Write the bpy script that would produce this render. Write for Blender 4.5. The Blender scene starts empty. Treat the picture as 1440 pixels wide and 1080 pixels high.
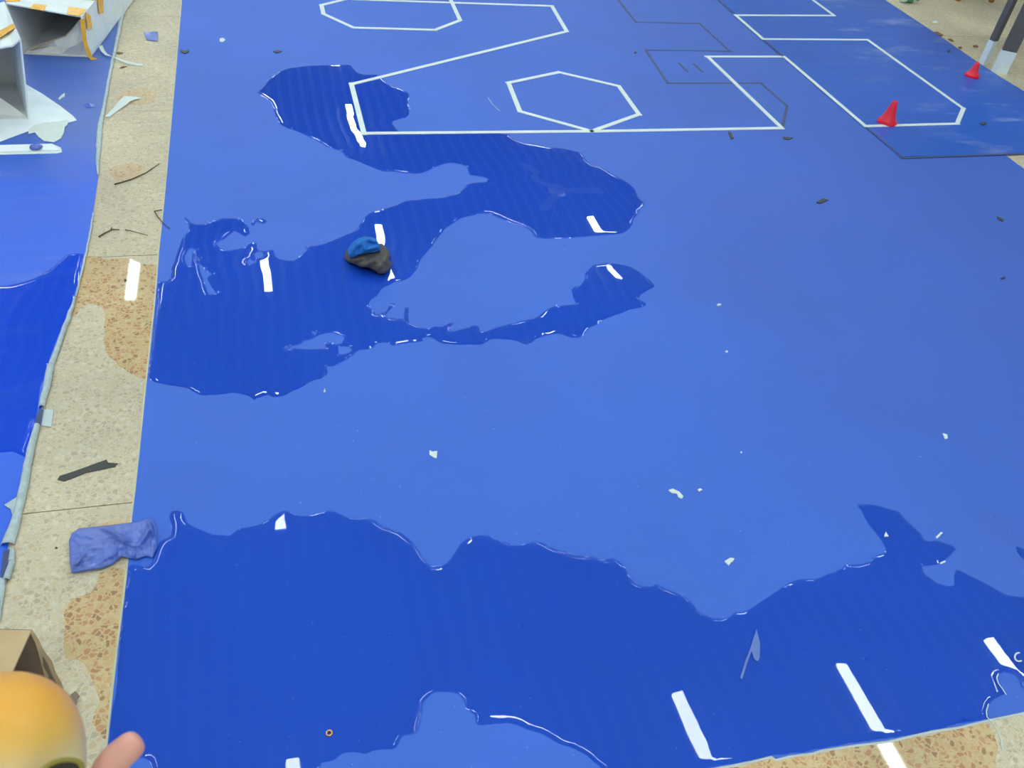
import bpy, bmesh, math, random
import numpy as np
from mathutils import Vector, Matrix, noise
from mathutils.geometry import delaunay_2d_cdt

random.seed(7)
S = bpy.context.scene
COL = S.collection

# ------------------------------------------------------------------ camera
F = 1224.37
ROT = Matrix(((0.96579039, 0.07778856, -0.24738201),
              (-0.23520803, 0.66449166, -0.70931517),
              (0.10920668, 0.74323601, 0.66005616)))
EYE = Vector((0, 0, 1.55))
cd = bpy.data.cameras.new('camera'); cam = bpy.data.objects.new('camera', cd); COL.objects.link(cam)
cam.matrix_world = Matrix.Translation(EYE) @ ROT.to_4x4()
cd.sensor_width = 36.0; cd.lens = F / 1440 * 36; cd.clip_start = 0.02; cd.clip_end = 200
cd.dof.use_dof = True; cd.dof.focus_distance = 2.2; cd.dof.aperture_fstop = 12
S.camera = cam

# ------------------------------------------------------------------ light and exposure
LAMP_STRENGTH = 27.0
world = bpy.data.worlds.new('overcast_sky'); S.world = world; world.use_nodes = True
bg = world.node_tree.nodes['Background']
bg.inputs[0].default_value = (0.86, 0.95, 1.0, 1); bg.inputs[1].default_value = 0.55
S.view_settings.view_transform = 'Standard'; S.view_settings.look = 'None'
S.view_settings.gamma = 1; S.view_settings.exposure = 0.6
S.view_settings.use_curve_mapping = False

# ------------------------------------------------------------------ helpers
def ray(px, py): return ROT @ Vector((px - 720, -(py - 540), -F))
def G(px, py, z=0.0):                       # the point at height z seen at this place of the photograph
    r = ray(px, py); return EYE + r * ((z - EYE.z) / r.z)
def RY(px, py, y):
    r = ray(px, py); return EYE + r * (y / r.y)
def RD(px, py, depth):
    return EYE + ray(px, py) * (depth / F)
def lin(c):
    c = c / 255.0
    return c / 12.92 if c <= 0.04045 else ((c + 0.055) / 1.055) ** 2.4
def rgb(r, g, b): return (lin(r), lin(g), lin(b), 1)

def tag(o, label=None, cat=None, group=None, kind=None):
    for k, v in (('label', label), ('category', cat), ('group', group), ('kind', kind)):
        if v: o[k] = v
    return o
def link(name, me, m=None, parent=None):
    o = bpy.data.objects.new(name, me); COL.objects.link(o)
    if m:
        for x in (m if isinstance(m, (list, tuple)) else [m]): me.materials.append(x)
    if parent: o.parent = parent
    return o
def empty(name, loc, label, cat, group=None):
    o = bpy.data.objects.new(name, None); o.location = loc; o.empty_display_size = 0.05
    COL.objects.link(o); tag(o, label, cat, group)
    return o
def bm_obj(name, bm, m, parent=None, smooth=False, recalc=True):
    if recalc: bmesh.ops.recalc_face_normals(bm, faces=bm.faces)
    me = bpy.data.meshes.new(name); bm.to_mesh(me); bm.free()
    if smooth:
        for p in me.polygons: p.use_smooth = True
    o = link(name, me, m, parent)
    if parent: o.matrix_parent_inverse = Matrix.Translation(-parent.location) if parent.type == 'EMPTY' else Matrix.Identity(4)
    return o
def prism_bm(pts, z0, z1, bm=None):
    """closed prism over the 2D outline pts; z0 and z1 numbers or functions of (x, y)"""
    bm = bm or bmesh.new()
    f0 = z0 if callable(z0) else (lambda x, y: z0)
    f1 = z1 if callable(z1) else (lambda x, y: z1)
    a = [bm.verts.new((p[0], p[1], f0(p[0], p[1]))) for p in pts]
    b = [bm.verts.new((p[0], p[1], f1(p[0], p[1]))) for p in pts]
    n = len(pts)
    for i in range(n): bm.faces.new((a[i], a[(i + 1) % n], b[(i + 1) % n], b[i]))
    for loop in (a, b):
        bm.faces.new(loop)
    bmesh.ops.triangulate(bm, faces=[f for f in bm.faces if len(f.verts) > 4])
    return bm
def box_bm(x0, x1, y0, y1, z0, z1, bm=None):
    return prism_bm([(x0, y0), (x1, y0), (x1, y1), (x0, y1)], z0, z1, bm)
def px_poly(pts, z): return [G(x, y, z) for x, y in pts]
def ribbon_bm(L, R, thick=0.0015, arch=0.0, nw=6, bm=None):
    """strip of sheet between two 3D lines, arched across, with thickness"""
    bm = bm or bmesh.new(); n = len(L); rows = []
    for s in (0, 1):
        g = []
        for i in range(n):
            row = []
            for k in range(nw + 1):
                t = k / nw
                p = L[i].lerp(R[i], t)
                p = p + Vector((0, 0, arch * math.sqrt(max(0, 1 - (2 * t - 1) ** 2)) + s * thick))
                row.append(bm.verts.new(p))
            g.append(row)
        rows.append(g)
    for s in (0, 1):
        g = rows[s]
        for i in range(n - 1):
            for k in range(nw): bm.faces.new((g[i][k], g[i + 1][k], g[i + 1][k + 1], g[i][k + 1]))
    for i in range(n - 1):
        for k in (0, nw): bm.faces.new((rows[0][i][k], rows[0][i + 1][k], rows[1][i + 1][k], rows[1][i][k]))
    for i in (0, n - 1):
        for k in range(nw): bm.faces.new((rows[0][i][k], rows[0][i][k + 1], rows[1][i][k + 1], rows[1][i][k]))
    return bm
def tube_bm(pts, radii, seg=8, bm=None, cap=True):
    bm = bm or bmesh.new(); rings = []; n = len(pts)
    for i in range(n):
        d = (pts[min(i + 1, n - 1)] - pts[max(i - 1, 0)]).normalized()
        u = d.orthogonal().normalized() if i == 0 else (u - d * u.dot(d)).normalized()
        v = d.cross(u); r = radii[i] if isinstance(radii, (list, tuple)) else radii
        rings.append([bm.verts.new(pts[i] + (u * math.cos(2 * math.pi * k / seg) + v * math.sin(2 * math.pi * k / seg)) * r) for k in range(seg)])
    for i in range(n - 1):
        for k in range(seg): bm.faces.new((rings[i][k], rings[i][(k + 1) % seg], rings[i + 1][(k + 1) % seg], rings[i + 1][k]))
    if cap: bm.faces.new(rings[0]); bm.faces.new(rings[-1])
    return bm
def lathe_bm(prof, seg=28, bm=None, mat=None):
    bm = bm or bmesh.new(); rings = []
    for r, z in prof:
        rings.append([bm.verts.new((r * math.cos(2 * math.pi * k / seg), r * math.sin(2 * math.pi * k / seg), z)) for k in range(seg)])
    for i in range(len(rings) - 1):
        for k in range(seg): bm.faces.new((rings[i][k], rings[i][(k + 1) % seg], rings[i + 1][(k + 1) % seg], rings[i + 1][k]))
    bm.faces.new(rings[0]); bm.faces.new(rings[-1])
    if mat: bmesh.ops.transform(bm, matrix=mat, verts=bm.verts)
    return bm

# ------------------------------------------------------------------ materials
def new_mat(name):
    m = bpy.data.materials.new(name); m.use_nodes = True
    nt = m.node_tree; b = nt.nodes['Principled BSDF']
    return m, nt, b
def N(nt, typ, **kw):
    n = nt.nodes.new(typ)
    for k, v in kw.items(): setattr(n, k, v)
    return n
def ramp(nt, stops, interp='LINEAR'):
    r = N(nt, 'ShaderNodeValToRGB'); r.color_ramp.interpolation = interp
    el = r.color_ramp.elements
    while len(el) < len(stops): el.new(0.5)
    for e, (p, c) in zip(el, stops): e.position = p; e.color = c
    return r
def plain(name, col, rough=0.6, spec=0.5, vary=0.08, scale=25.0, bump=0.0, metal=0.0):
    """a slightly mottled surface"""
    m, nt, b = new_mat(name)
    geo = N(nt, 'ShaderNodeNewGeometry'); nz = N(nt, 'ShaderNodeTexNoise')
    nz.inputs['Scale'].default_value = scale; nz.inputs['Detail'].default_value = 4
    nt.links.new(geo.outputs['Position'], nz.inputs['Vector'])
    lo = tuple(max(0, c * (1 - vary)) for c in col[:3]) + (1,); hi = tuple(min(1, c * (1 + vary)) for c in col[:3]) + (1,)
    r = ramp(nt, [(0.3, lo), (0.7, hi)])
    nt.links.new(nz.outputs['Fac'], r.inputs[0]); nt.links.new(r.outputs[0], b.inputs['Base Color'])
    b.inputs['Roughness'].default_value = rough; b.inputs['Specular IOR Level'].default_value = spec
    b.inputs['Metallic'].default_value = metal
    if bump:
        bp = N(nt, 'ShaderNodeBump'); bp.inputs['Strength'].default_value = bump; bp.inputs['Distance'].default_value = 0.01
        nt.links.new(nz.outputs['Fac'], bp.inputs['Height']); nt.links.new(bp.outputs[0], b.inputs['Normal'])
    return m

def terrazzo(name, matrix, chips, rough, spec, contrast_bump=0.15):
    m, nt, b = new_mat(name)
    geo = N(nt, 'ShaderNodeNewGeometry')
    nz = N(nt, 'ShaderNodeTexNoise'); nz.inputs['Scale'].default_value = 55; nz.inputs['Detail'].default_value = 2
    nt.links.new(geo.outputs['Position'], nz.inputs['Vector'])
    mx = N(nt, 'ShaderNodeVectorMath', operation='MULTIPLY_ADD')
    mx.inputs[1].default_value = (0.012, 0.012, 0.0)
    nt.links.new(nz.outputs['Color'], mx.inputs[0]); nt.links.new(geo.outputs['Position'], mx.inputs[2])
    flat = N(nt, 'ShaderNodeVectorMath', operation='MULTIPLY'); flat.inputs[1].default_value = (1, 1, 0)
    nt.links.new(mx.outputs[0], flat.inputs[0])
    v1 = N(nt, 'ShaderNodeTexVoronoi'); v1.inputs['Scale'].default_value = 92
    v2 = N(nt, 'ShaderNodeTexVoronoi', feature='DISTANCE_TO_EDGE'); v2.inputs['Scale'].default_value = 92
    for v in (v1, v2): nt.links.new(flat.outputs[0], v.inputs['Vector'])
    sep = N(nt, 'ShaderNodeSeparateColor'); nt.links.new(v1.outputs['Color'], sep.inputs[0])
    cr = ramp(nt, [(i / len(chips), c) for i, c in enumerate(chips)], 'CONSTANT')
    nt.links.new(sep.outputs[0], cr.inputs[0])
    er = ramp(nt, [(0.07, (0, 0, 0, 1)), (0.16, (1, 1, 1, 1))])
    nt.links.new(v2.outputs['Distance'], er.inputs[0])
    # fine sand in the matrix
    v3 = N(nt, 'ShaderNodeTexNoise'); v3.inputs['Scale'].default_value = 320; v3.inputs['Detail'].default_value = 3
    nt.links.new(flat.outputs[0], v3.inputs['Vector'])
    mr = ramp(nt, [(0.3, tuple(c * 0.82 for c in matrix[:3]) + (1,)), (0.7, tuple(min(1, c * 1.12) for c in matrix[:3]) + (1,))])
    nt.links.new(v3.outputs['Fac'], mr.inputs[0])
    mix = N(nt, 'ShaderNodeMix', data_type='RGBA')
    nt.links.new(er.outputs[0], mix.inputs['Factor']); nt.links.new(mr.outputs[0], mix.inputs['A']); nt.links.new(cr.outputs[0], mix.inputs['B'])
    # large worn patches
    n4 = N(nt, 'ShaderNodeTexNoise'); n4.inputs['Scale'].default_value = 2.6; n4.inputs['Detail'].default_value = 5
    nt.links.new(flat.outputs[0], n4.inputs['Vector'])
    r4 = ramp(nt, [(0.35, (0.86, 0.85, 0.84, 1)), (0.65, (1.08, 1.06, 1.02, 1))])
    nt.links.new(n4.outputs['Fac'], r4.inputs[0])
    mu = N(nt, 'ShaderNodeMix', data_type='RGBA', blend_type='MULTIPLY'); mu.inputs['Factor'].default_value = 1
    nt.links.new(mix.outputs['Result'], mu.inputs['A']); nt.links.new(r4.outputs[0], mu.inputs['B'])
    nt.links.new(mu.outputs['Result'], b.inputs['Base Color'])
    b.inputs['Roughness'].default_value = rough; b.inputs['Specular IOR Level'].default_value = spec
    if contrast_bump:
        bp = N(nt, 'ShaderNodeBump'); bp.inputs['Strength'].default_value = contrast_bump; bp.inputs['Distance'].default_value = 0.002
        nt.links.new(v3.outputs['Fac'], bp.inputs['Height']); nt.links.new(bp.outputs[0], b.inputs['Normal'])
    return m
M = {}
M['terrazzo'] = terrazzo('dry_terrazzo', rgb(204, 197, 175),
    [rgb(200, 187, 156), rgb(190, 177, 150), rgb(211, 203, 181), rgb(196, 178, 146), rgb(181, 169, 146), rgb(206, 194, 164), rgb(201, 189, 158)], 0.55, 0.35)
M['terrazzo_wet'] = terrazzo('wet_terrazzo', rgb(208, 186, 144),
    [rgb(194, 150, 112), rgb(202, 172, 128), rgb(168, 134, 104), rgb(208, 188, 148), rgb(198, 156, 120), rgb(204, 178, 132), rgb(184, 142, 106)], 0.03, 0.5, 0.0)
M['terrazzo_damp'] = terrazzo('damp_terrazzo', rgb(205, 186, 148), [rgb(198, 164, 128), rgb(203, 180, 142), rgb(180, 150, 122), rgb(206, 190, 154), rgb(198, 168, 134), rgb(204, 182, 144), rgb(188, 156, 124)], 0.4, 0.4, 0.0)
M['grout'] = plain('dark_joint', rgb(96, 88, 70), 0.8)

def vinyl(name, col, rough, spec, dirt=0.0, dirt_rot=0.5, wrinkle=0.0, far_grey=False, scuff_falloff=0.0, xfade=None):
    m, nt, b = new_mat(name)
    geo = N(nt, 'ShaderNodeNewGeometry')
    nz = N(nt, 'ShaderNodeTexNoise'); nz.inputs['Scale'].default_value = 1.6; nz.inputs['Detail'].default_value = 5
    nt.links.new(geo.outputs['Position'], nz.inputs['Vector'])
    r = ramp(nt, [(0.3, tuple(c * 0.94 for c in col[:3]) + (1,)), (0.7, tuple(c * 1.06 for c in col[:3]) + (1,))])
    nt.links.new(nz.outputs['Fac'], r.inputs[0]); out = r.outputs[0]
    # pale dust specks trodden into the sheet
    sp = N(nt, 'ShaderNodeTexNoise'); sp.inputs['Scale'].default_value = 140; sp.inputs['Detail'].default_value = 1
    nt.links.new(geo.outputs['Position'], sp.inputs['Vector'])
    sr = ramp(nt, [(0.77, (0, 0, 0, 1)), (0.84, (0.5, 0.5, 0.5, 1))]); nt.links.new(sp.outputs['Fac'], sr.inputs[0])
    mx = N(nt, 'ShaderNodeMix', data_type='RGBA'); mx.inputs['B'].default_value = rgb(165, 185, 225)
    nt.links.new(sr.outputs[0], mx.inputs['Factor']); nt.links.new(out, mx.inputs['A']); out = mx.outputs['Result']
    if dirt:
        mp = N(nt, 'ShaderNodeMapping'); mp.inputs['Rotation'].default_value = (0, 0, dirt_rot); mp.inputs['Scale'].default_value = (1.0, 3.2, 1)
        nt.links.new(geo.outputs['Position'], mp.inputs['Vector'])
        dn = N(nt, 'ShaderNodeTexNoise'); dn.inputs['Scale'].default_value = 2.3; dn.inputs['Detail'].default_value = 7; dn.inputs['Roughness'].default_value = 0.65
        nt.links.new(mp.outputs[0], dn.inputs['Vector'])
        dr = ramp(nt, [(0.55, (0, 0, 0, 1)), (0.72, (dirt, dirt, dirt, 1))]); nt.links.new(dn.outputs['Fac'], dr.inputs[0])
        m2 = N(nt, 'ShaderNodeMix', data_type='RGBA'); m2.inputs['B'].default_value = rgb(140, 160, 205)
        dfac = dr.outputs[0]
        if xfade:      # the smears lie along the sheet's outer edge
            sx_ = N(nt, 'ShaderNodeSeparateXYZ'); nt.links.new(geo.outputs['Position'], sx_.inputs[0])
            xr = N(nt, 'ShaderNodeMapRange', interpolation_type='SMOOTHSTEP'); xr.inputs['From Min'].default_value = xfade[0]; xr.inputs['From Max'].default_value = xfade[1]; xr.inputs['To Min'].default_value = 0.12
            nt.links.new(sx_.outputs[0], xr.inputs[0])
            mm_ = N(nt, 'ShaderNodeMath', operation='MULTIPLY'); nt.links.new(dfac, mm_.inputs[0]); nt.links.new(xr.outputs[0], mm_.inputs[1]); dfac = mm_.outputs[0]
        nt.links.new(dfac, m2.inputs['Factor']); nt.links.new(out, m2.inputs['A']); out = m2.outputs['Result']
    if scuff_falloff:      # light fall-off to the right painted in, along with trodden scuffs
        sx_ = N(nt, 'ShaderNodeSeparateXYZ'); nt.links.new(geo.outputs['Position'], sx_.inputs[0])
        gn = N(nt, 'ShaderNodeTexNoise'); gn.inputs['Scale'].default_value = 2.2; gn.inputs['Detail'].default_value = 6
        nt.links.new(geo.outputs['Position'], gn.inputs['Vector'])
        ga = N(nt, 'ShaderNodeMath', operation='MULTIPLY_ADD'); ga.inputs[1].default_value = 1.6
        nt.links.new(gn.outputs['Fac'], ga.inputs[0]); nt.links.new(sx_.outputs[0], ga.inputs[2])
        gr = N(nt, 'ShaderNodeMapRange', interpolation_type='SMOOTHSTEP'); gr.inputs['From Min'].default_value = 1.3; gr.inputs['From Max'].default_value = 3.4; gr.inputs['To Max'].default_value = scuff_falloff
        nt.links.new(ga.outputs[0], gr.inputs[0])
        m4 = N(nt, 'ShaderNodeMix', data_type='RGBA'); m4.inputs['B'].default_value = rgb(66, 84, 142)
        nt.links.new(gr.outputs[0], m4.inputs['Factor']); nt.links.new(out, m4.inputs['A']); out = m4.outputs['Result']
    if far_grey:      # the far end of this sheet is mixed towards grey-blue
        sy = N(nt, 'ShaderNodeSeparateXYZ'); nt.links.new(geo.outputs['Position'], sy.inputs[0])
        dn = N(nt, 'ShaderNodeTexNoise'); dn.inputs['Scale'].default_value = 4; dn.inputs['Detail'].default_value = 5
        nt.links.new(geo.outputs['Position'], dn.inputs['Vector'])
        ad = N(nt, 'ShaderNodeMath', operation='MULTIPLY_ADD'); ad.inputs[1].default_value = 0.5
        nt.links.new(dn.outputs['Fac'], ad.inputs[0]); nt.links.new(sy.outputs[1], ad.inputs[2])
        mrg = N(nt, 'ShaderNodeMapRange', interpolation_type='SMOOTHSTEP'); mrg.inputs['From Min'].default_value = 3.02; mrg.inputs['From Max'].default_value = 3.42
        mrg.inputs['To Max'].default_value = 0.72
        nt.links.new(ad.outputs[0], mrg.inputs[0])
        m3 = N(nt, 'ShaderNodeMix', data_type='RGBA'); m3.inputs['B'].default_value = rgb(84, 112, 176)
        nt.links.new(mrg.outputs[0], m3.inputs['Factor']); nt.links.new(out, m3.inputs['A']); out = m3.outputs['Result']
    nt.links.new(out, b.inputs['Base Color'])
    b.inputs['Roughness'].default_value = rough; b.inputs['Specular IOR Level'].default_value = spec
    wn = N(nt, 'ShaderNodeTexNoise'); wn.inputs['Scale'].default_value = 6 if wrinkle else 3; wn.inputs['Detail'].default_value = 3
    mp = N(nt, 'ShaderNodeMapping'); mp.inputs['Scale'].default_value = (0.5, 2.0, 1)
    nt.links.new(geo.outputs['Position'], mp.inputs['Vector']); nt.links.new(mp.outputs[0], wn.inputs['Vector'])
    bp = N(nt, 'ShaderNodeBump'); bp.inputs['Strength'].default_value = 0.2 + wrinkle; bp.inputs['Distance'].default_value = 0.004
    nt.links.new(wn.outputs['Fac'], bp.inputs['Height']); nt.links.new(bp.outputs[0], b.inputs['Normal'])
    return m
M['blue'] = vinyl('blue_vinyl', rgb(33, 96, 207), 0.52, 0.66, scuff_falloff=0.34)
M['blue_side'] = vinyl('blue_vinyl_shiny', rgb(24, 88, 190), 0.36, 0.5, dirt=0.75, dirt_rot=1.35, wrinkle=0.3, xfade=(2.7, 3.35))
M['blue_left'] = vinyl('blue_vinyl_left', rgb(16, 92, 224), 0.42, 0.6, dirt=0.2, dirt_rot=1.2, wrinkle=0.2, far_grey=True)
M['backing'] = plain('pale_mat_edge', rgb(196, 196, 168), 0.7)
M['backing_grey'] = plain('grey_mat_underside', rgb(176, 192, 196), 0.6, vary=0.12, scale=60, bump=0.2)
M['white_tape'] = plain('white_tape', rgb(216, 228, 228), 0.35, 0.5, 0.04)
M['black_tape'] = plain('black_tape', rgb(58, 74, 116), 0.55, 0.6)
M['paper'] = plain('white_paper', rgb(214, 226, 222), 0.7, 0.3, 0.05, 90)
M['cardboard_white'] = plain('white_cardboard', rgb(230, 240, 244), 0.65, 0.3, 0.05, 14)
M['cardboard_grey'] = plain('grey_cardboard_inside', rgb(206, 206, 203), 0.85, 0.2, 0.06, 18)
M['cardboard_edge'] = plain('raw_board_edge', rgb(176, 158, 130), 0.85, 0.2)
M['kraft'] = plain('brown_cardboard', rgb(196, 172, 132), 0.8, 0.25, 0.06, 20)
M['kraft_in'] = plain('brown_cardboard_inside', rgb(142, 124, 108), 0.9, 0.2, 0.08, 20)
M['yellow_tape'] = plain('yellow_packing_tape', rgb(242, 180, 44), 0.25, 0.6, 0.12, 40)
M['red'] = plain('red_plastic', rgb(226, 28, 58), 0.4, 0.5, 0.05)
M['dark_metal'] = plain('dark_grey_metal', rgb(88, 86, 88), 0.5, 0.5)
M['brown_wood'] = plain('brown_wood', rgb(170, 112, 68), 0.6, 0.3, 0.2, 60)
M['rag_blue'] = plain('blue_cloth', rgb(38, 112, 196), 0.85, 0.2, 0.10, 60, 0.15)
M['rag_grey'] = plain('dark_grey_cloth', rgb(92, 88, 88), 0.85, 0.2, 0.12, 60, 0.15)
M['scrap_blue'] = plain('blue_mat_offcut', rgb(78, 106, 196), 0.22, 0.9, 0.08, 14)
M['film_blue'] = plain('pale_blue_plastic', rgb(86, 116, 190), 0.3, 0.6)
M['black_bit'] = plain('black_offcut', rgb(58, 62, 60), 0.5, 0.5, 0.15)
M['twig'] = plain('dry_twig', rgb(92, 80, 66), 0.8, 0.2, 0.2, 120)
M['straw'] = plain('pale_straw', rgb(206, 196, 160), 0.8, 0.2)
M['leaf'] = plain('dry_leaf', rgb(128, 102, 66), 0.8, 0.2, 0.25, 120)
M['silver'] = plain('silver_tape', rgb(186, 200, 204), 0.35, 0.6, 0.06)
M['green'] = plain('green_plastic', rgb(60, 150, 110), 0.3, 0.5)
M['skin'] = plain('skin', rgb(218, 158, 142), 0.5, 0.4, 0.06, 60)
M['nail'] = plain('finger_nail', rgb(226, 176, 162), 0.3, 0.5, 0.03)
M['dark_olive'] = plain('dark_olive_plastic', rgb(44, 42, 22), 0.5, 0.4)
M['olive'] = plain('olive_plastic', rgb(136, 126, 40), 0.4, 0.5)
M['roof'] = plain('blue_grey_roof_sheet', rgb(86, 100, 122), 0.55, 0.4, 0.1, 3)
M['roof_rib'] = plain('pale_roof_rib', rgb(146, 156, 170), 0.5, 0.4, 0.06, 3)
M['wall'] = plain('grey_plaster', rgb(186, 186, 184), 0.9, 0.2, 0.1, 2)
M['fan'] = plain('pale_fan_blade', rgb(205, 215, 225), 0.5, 0.4, 0.04)
M['lamp_body'] = plain('white_enamel', rgb(225, 228, 228), 0.5, 0.4)

m, nt, b = new_mat('lit_tube')
b.inputs['Base Color'].default_value = (0.9, 0.9, 0.9, 1)
b.inputs['Emission Color'].default_value = (0.90, 1.0, 0.96, 1); b.inputs['Emission Strength'].default_value = LAMP_STRENGTH
M['lit'] = m
# water: clear sheet that mirrors by Fresnel and deepens the sheet it wets
m = bpy.data.materials.new('water'); m.use_nodes = True; nt = m.node_tree
nt.nodes.remove(nt.nodes['Principled BSDF'])
tr = N(nt, 'ShaderNodeBsdfTransparent'); tr.inputs[0].default_value = (0.64, 0.82, 0.98, 1)
gl = N(nt, 'ShaderNodeBsdfGlossy'); gl.inputs['Roughness'].default_value = 0.0; gl.inputs[0].default_value = (1, 1, 1, 1)
fr = N(nt, 'ShaderNodeFresnel'); fr.inputs[0].default_value = 1.31
ms = N(nt, 'ShaderNodeMixShader')
nt.links.new(fr.outputs[0], ms.inputs[0]); nt.links.new(tr.outputs[0], ms.inputs[1]); nt.links.new(gl.outputs[0], ms.inputs[2])
nt.links.new(ms.outputs[0], nt.nodes['Material Output'].inputs[0])
M['water'] = m
# yellow case: yellow shell that turns to cream below
m, nt, b = new_mat('yellow_cream_plastic')
tc = N(nt, 'ShaderNodeTexCoord'); sx = N(nt, 'ShaderNodeSeparateXYZ'); nt.links.new(tc.outputs['Object'], sx.inputs[0])
r = ramp(nt, [(0.0, rgb(204, 198, 166)), (0.42, rgb(208, 198, 156)), (0.72, rgb(226, 178, 84)), (1.0, rgb(234, 170, 58))])
mr = N(nt, 'ShaderNodeMapRange'); mr.inputs['From Min'].default_value = -0.02; mr.inputs['From Max'].default_value = 0.05
nt.links.new(sx.outputs[2], mr.inputs[0]); nt.links.new(mr.outputs[0], r.inputs[0]); nt.links.new(r.outputs[0], b.inputs['Base Color'])
b.inputs['Roughness'].default_value = 0.4
M['case'] = m

# ------------------------------------------------------------------ setting: floor, roof
floor = bm_obj('floor', box_bm(-14, 18, -8, 12.615, -0.12, -0.004), M['grout'])
tag(floor, kind='structure')
P = 0.975; J = 0.003
me = bpy.data.meshes.new('floor_tile')
bm = box_bm(J / 2, P - J / 2, J / 2, P - J / 2, -0.02, 0.0); bmesh.ops.recalc_face_normals(bm, faces=bm.faces); bm.to_mesh(me); bm.free()
me.materials.append(M['terrazzo'])
for i in range(-6, 10):
    for j in range(-4, 13):
        o = bpy.data.objects.new('floor_tile', me); COL.objects.link(o)
        o.parent = floor; o.location = (-0.335 + i * P, 0.413 + j * P - 0.0055, 0)
        o.rotation_euler = (0, 0, 0)
# corrugated roof over the yard
bm = bmesh.new(); x = -9.0; prof = []
while x < 12:
    prof += [(x, 4.235), (x + 0.075, 4.235), (x + 0.093, 4.205), (x + 0.147, 4.205)]; x += 0.165
for zoff in (0,):
    a = [bm.verts.new((p[0], -8, p[1])) for p in prof]; b_ = [bm.verts.new((p[0], 18.5, p[1])) for p in prof]
    a2 = [bm.verts.new((p[0], -8, p[1] + 0.004)) for p in prof]; b2 = [bm.verts.new((p[0], 18.5, p[1] + 0.004)) for p in prof]
    for i in range(len(prof) - 1):
        bm.faces.new((a[i], a[i + 1], b_[i + 1], b_[i])); bm.faces.new((a2[i], b2[i], b2[i + 1], a2[i + 1]))
for f in bm.faces: f.material_index = 1 if f.calc_center_median().z < 4.2099 else 0
roof = bm_obj('ceiling', bm, [M['roof'], M['roof_rib']], recalc=False); tag(roof, kind='structure')

far = bm_obj('floor', box_bm(-14, 18, 12.62, 44, -0.12, 0.0), M['terrazzo']); tag(far, kind='structure')
wall = bm_obj('added_wall_right', box_bm(7.6, 7.8, -8, 18.5, -0.004, 4.2), M['wall']); tag(wall, kind='structure')  # unseen, added to hold back light from the right
# ceiling lamps, mirrored in the puddles
LG = 'tube lamps under the roof'
def lamp_meshes():
    bm = bmesh.new()
    for (y0, y1) in ((-0.6, 0.6),):
        prism = [(-0.03, 4.205), (0.03, 4.205), (0.05, 4.125), (-0.05, 4.125)]
        a = [bm.verts.new((p[0], y0 - 0.012, p[1])) for p in prism]; c = [bm.verts.new((p[0], y1 + 0.012, p[1])) for p in prism]
        for i in range(4): bm.faces.new((a[i], a[(i + 1) % 4], c[(i + 1) % 4], c[i]))
        bm.faces.new(a); bm.faces.new(c)
    bmesh.ops.recalc_face_normals(bm, faces=bm.faces)
    m1 = bpy.data.meshes.new('lamp_body'); bm.to_mesh(m1); bm.free(); m1.materials.append(M['lamp_body'])
    bm = bmesh.new(); prism = [(-0.043, 4.1245), (0.043, 4.1245), (0.043, 4.102), (0.034, 4.09), (-0.034, 4.09), (-0.043, 4.102)]
    a = [bm.verts.new((p[0], -0.6, p[1])) for p in prism]; c = [bm.verts.new((p[0], 0.6, p[1])) for p in prism]
    for i in range(6): bm.faces.new((a[i], a[(i + 1) % 6], c[(i + 1) % 6], c[i]))
    bm.faces.new(a); bm.faces.new(c); bmesh.ops.recalc_face_normals(bm, faces=bm.faces)
    m2 = bpy.data.meshes.new('tube_cover'); bm.to_mesh(m2); bm.free(); m2.materials.append(M['lit'])
    return m1, m2
lb, lc = lamp_meshes()
KM = 5.64 / 1.55
SEEN = {(-2, 2): 'tube lamp under the roof mirrored as a white bar in the wet terrazzo strip',
        (-1, 2): 'tube lamp under the roof mirrored near the broken left shore of the winding puddle',
        (0, 2): 'tube lamp under the roof mirrored as a white bar beside the rags',
        (2, 2): 'tube lamp under the roof mirrored at the right end of the winding puddle',
        (0, 3): 'tube lamp under the roof mirrored beside the left tape line in the puddle',
        (1, 0): 'tube lamp mirrored in the front puddle, leftmost of the three long white bars',
        (2, 0): 'tube lamp mirrored in the front puddle and the wet terrazzo, middle of three white bars',
        (3, 0): 'tube lamp mirrored at the right end of the front puddle, rightmost of three bars'}
for i in range(-4, 4):
    for j in range(-2, 5):
        if (i, j) == (1, 3) or (i == 3 and j > 3): continue          # no lit lamp here: the puddles below show none
        o = link('ceiling_lamp', lb); o.location = ((0.325 + 0.369 * i) * KM, (0.735 + 0.875 * j) * KM - 0.6, 0)
        if (i, j) in SEEN: tag(o, SEEN[(i, j)], 'lamp', LG)
        else: tag(o, 'white tube lamp high under the roof that no puddle mirrors', 'lamp', 'tube lamps out of the puddles\' view')
        c = link('tube_cover', lc, parent=o)

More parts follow.
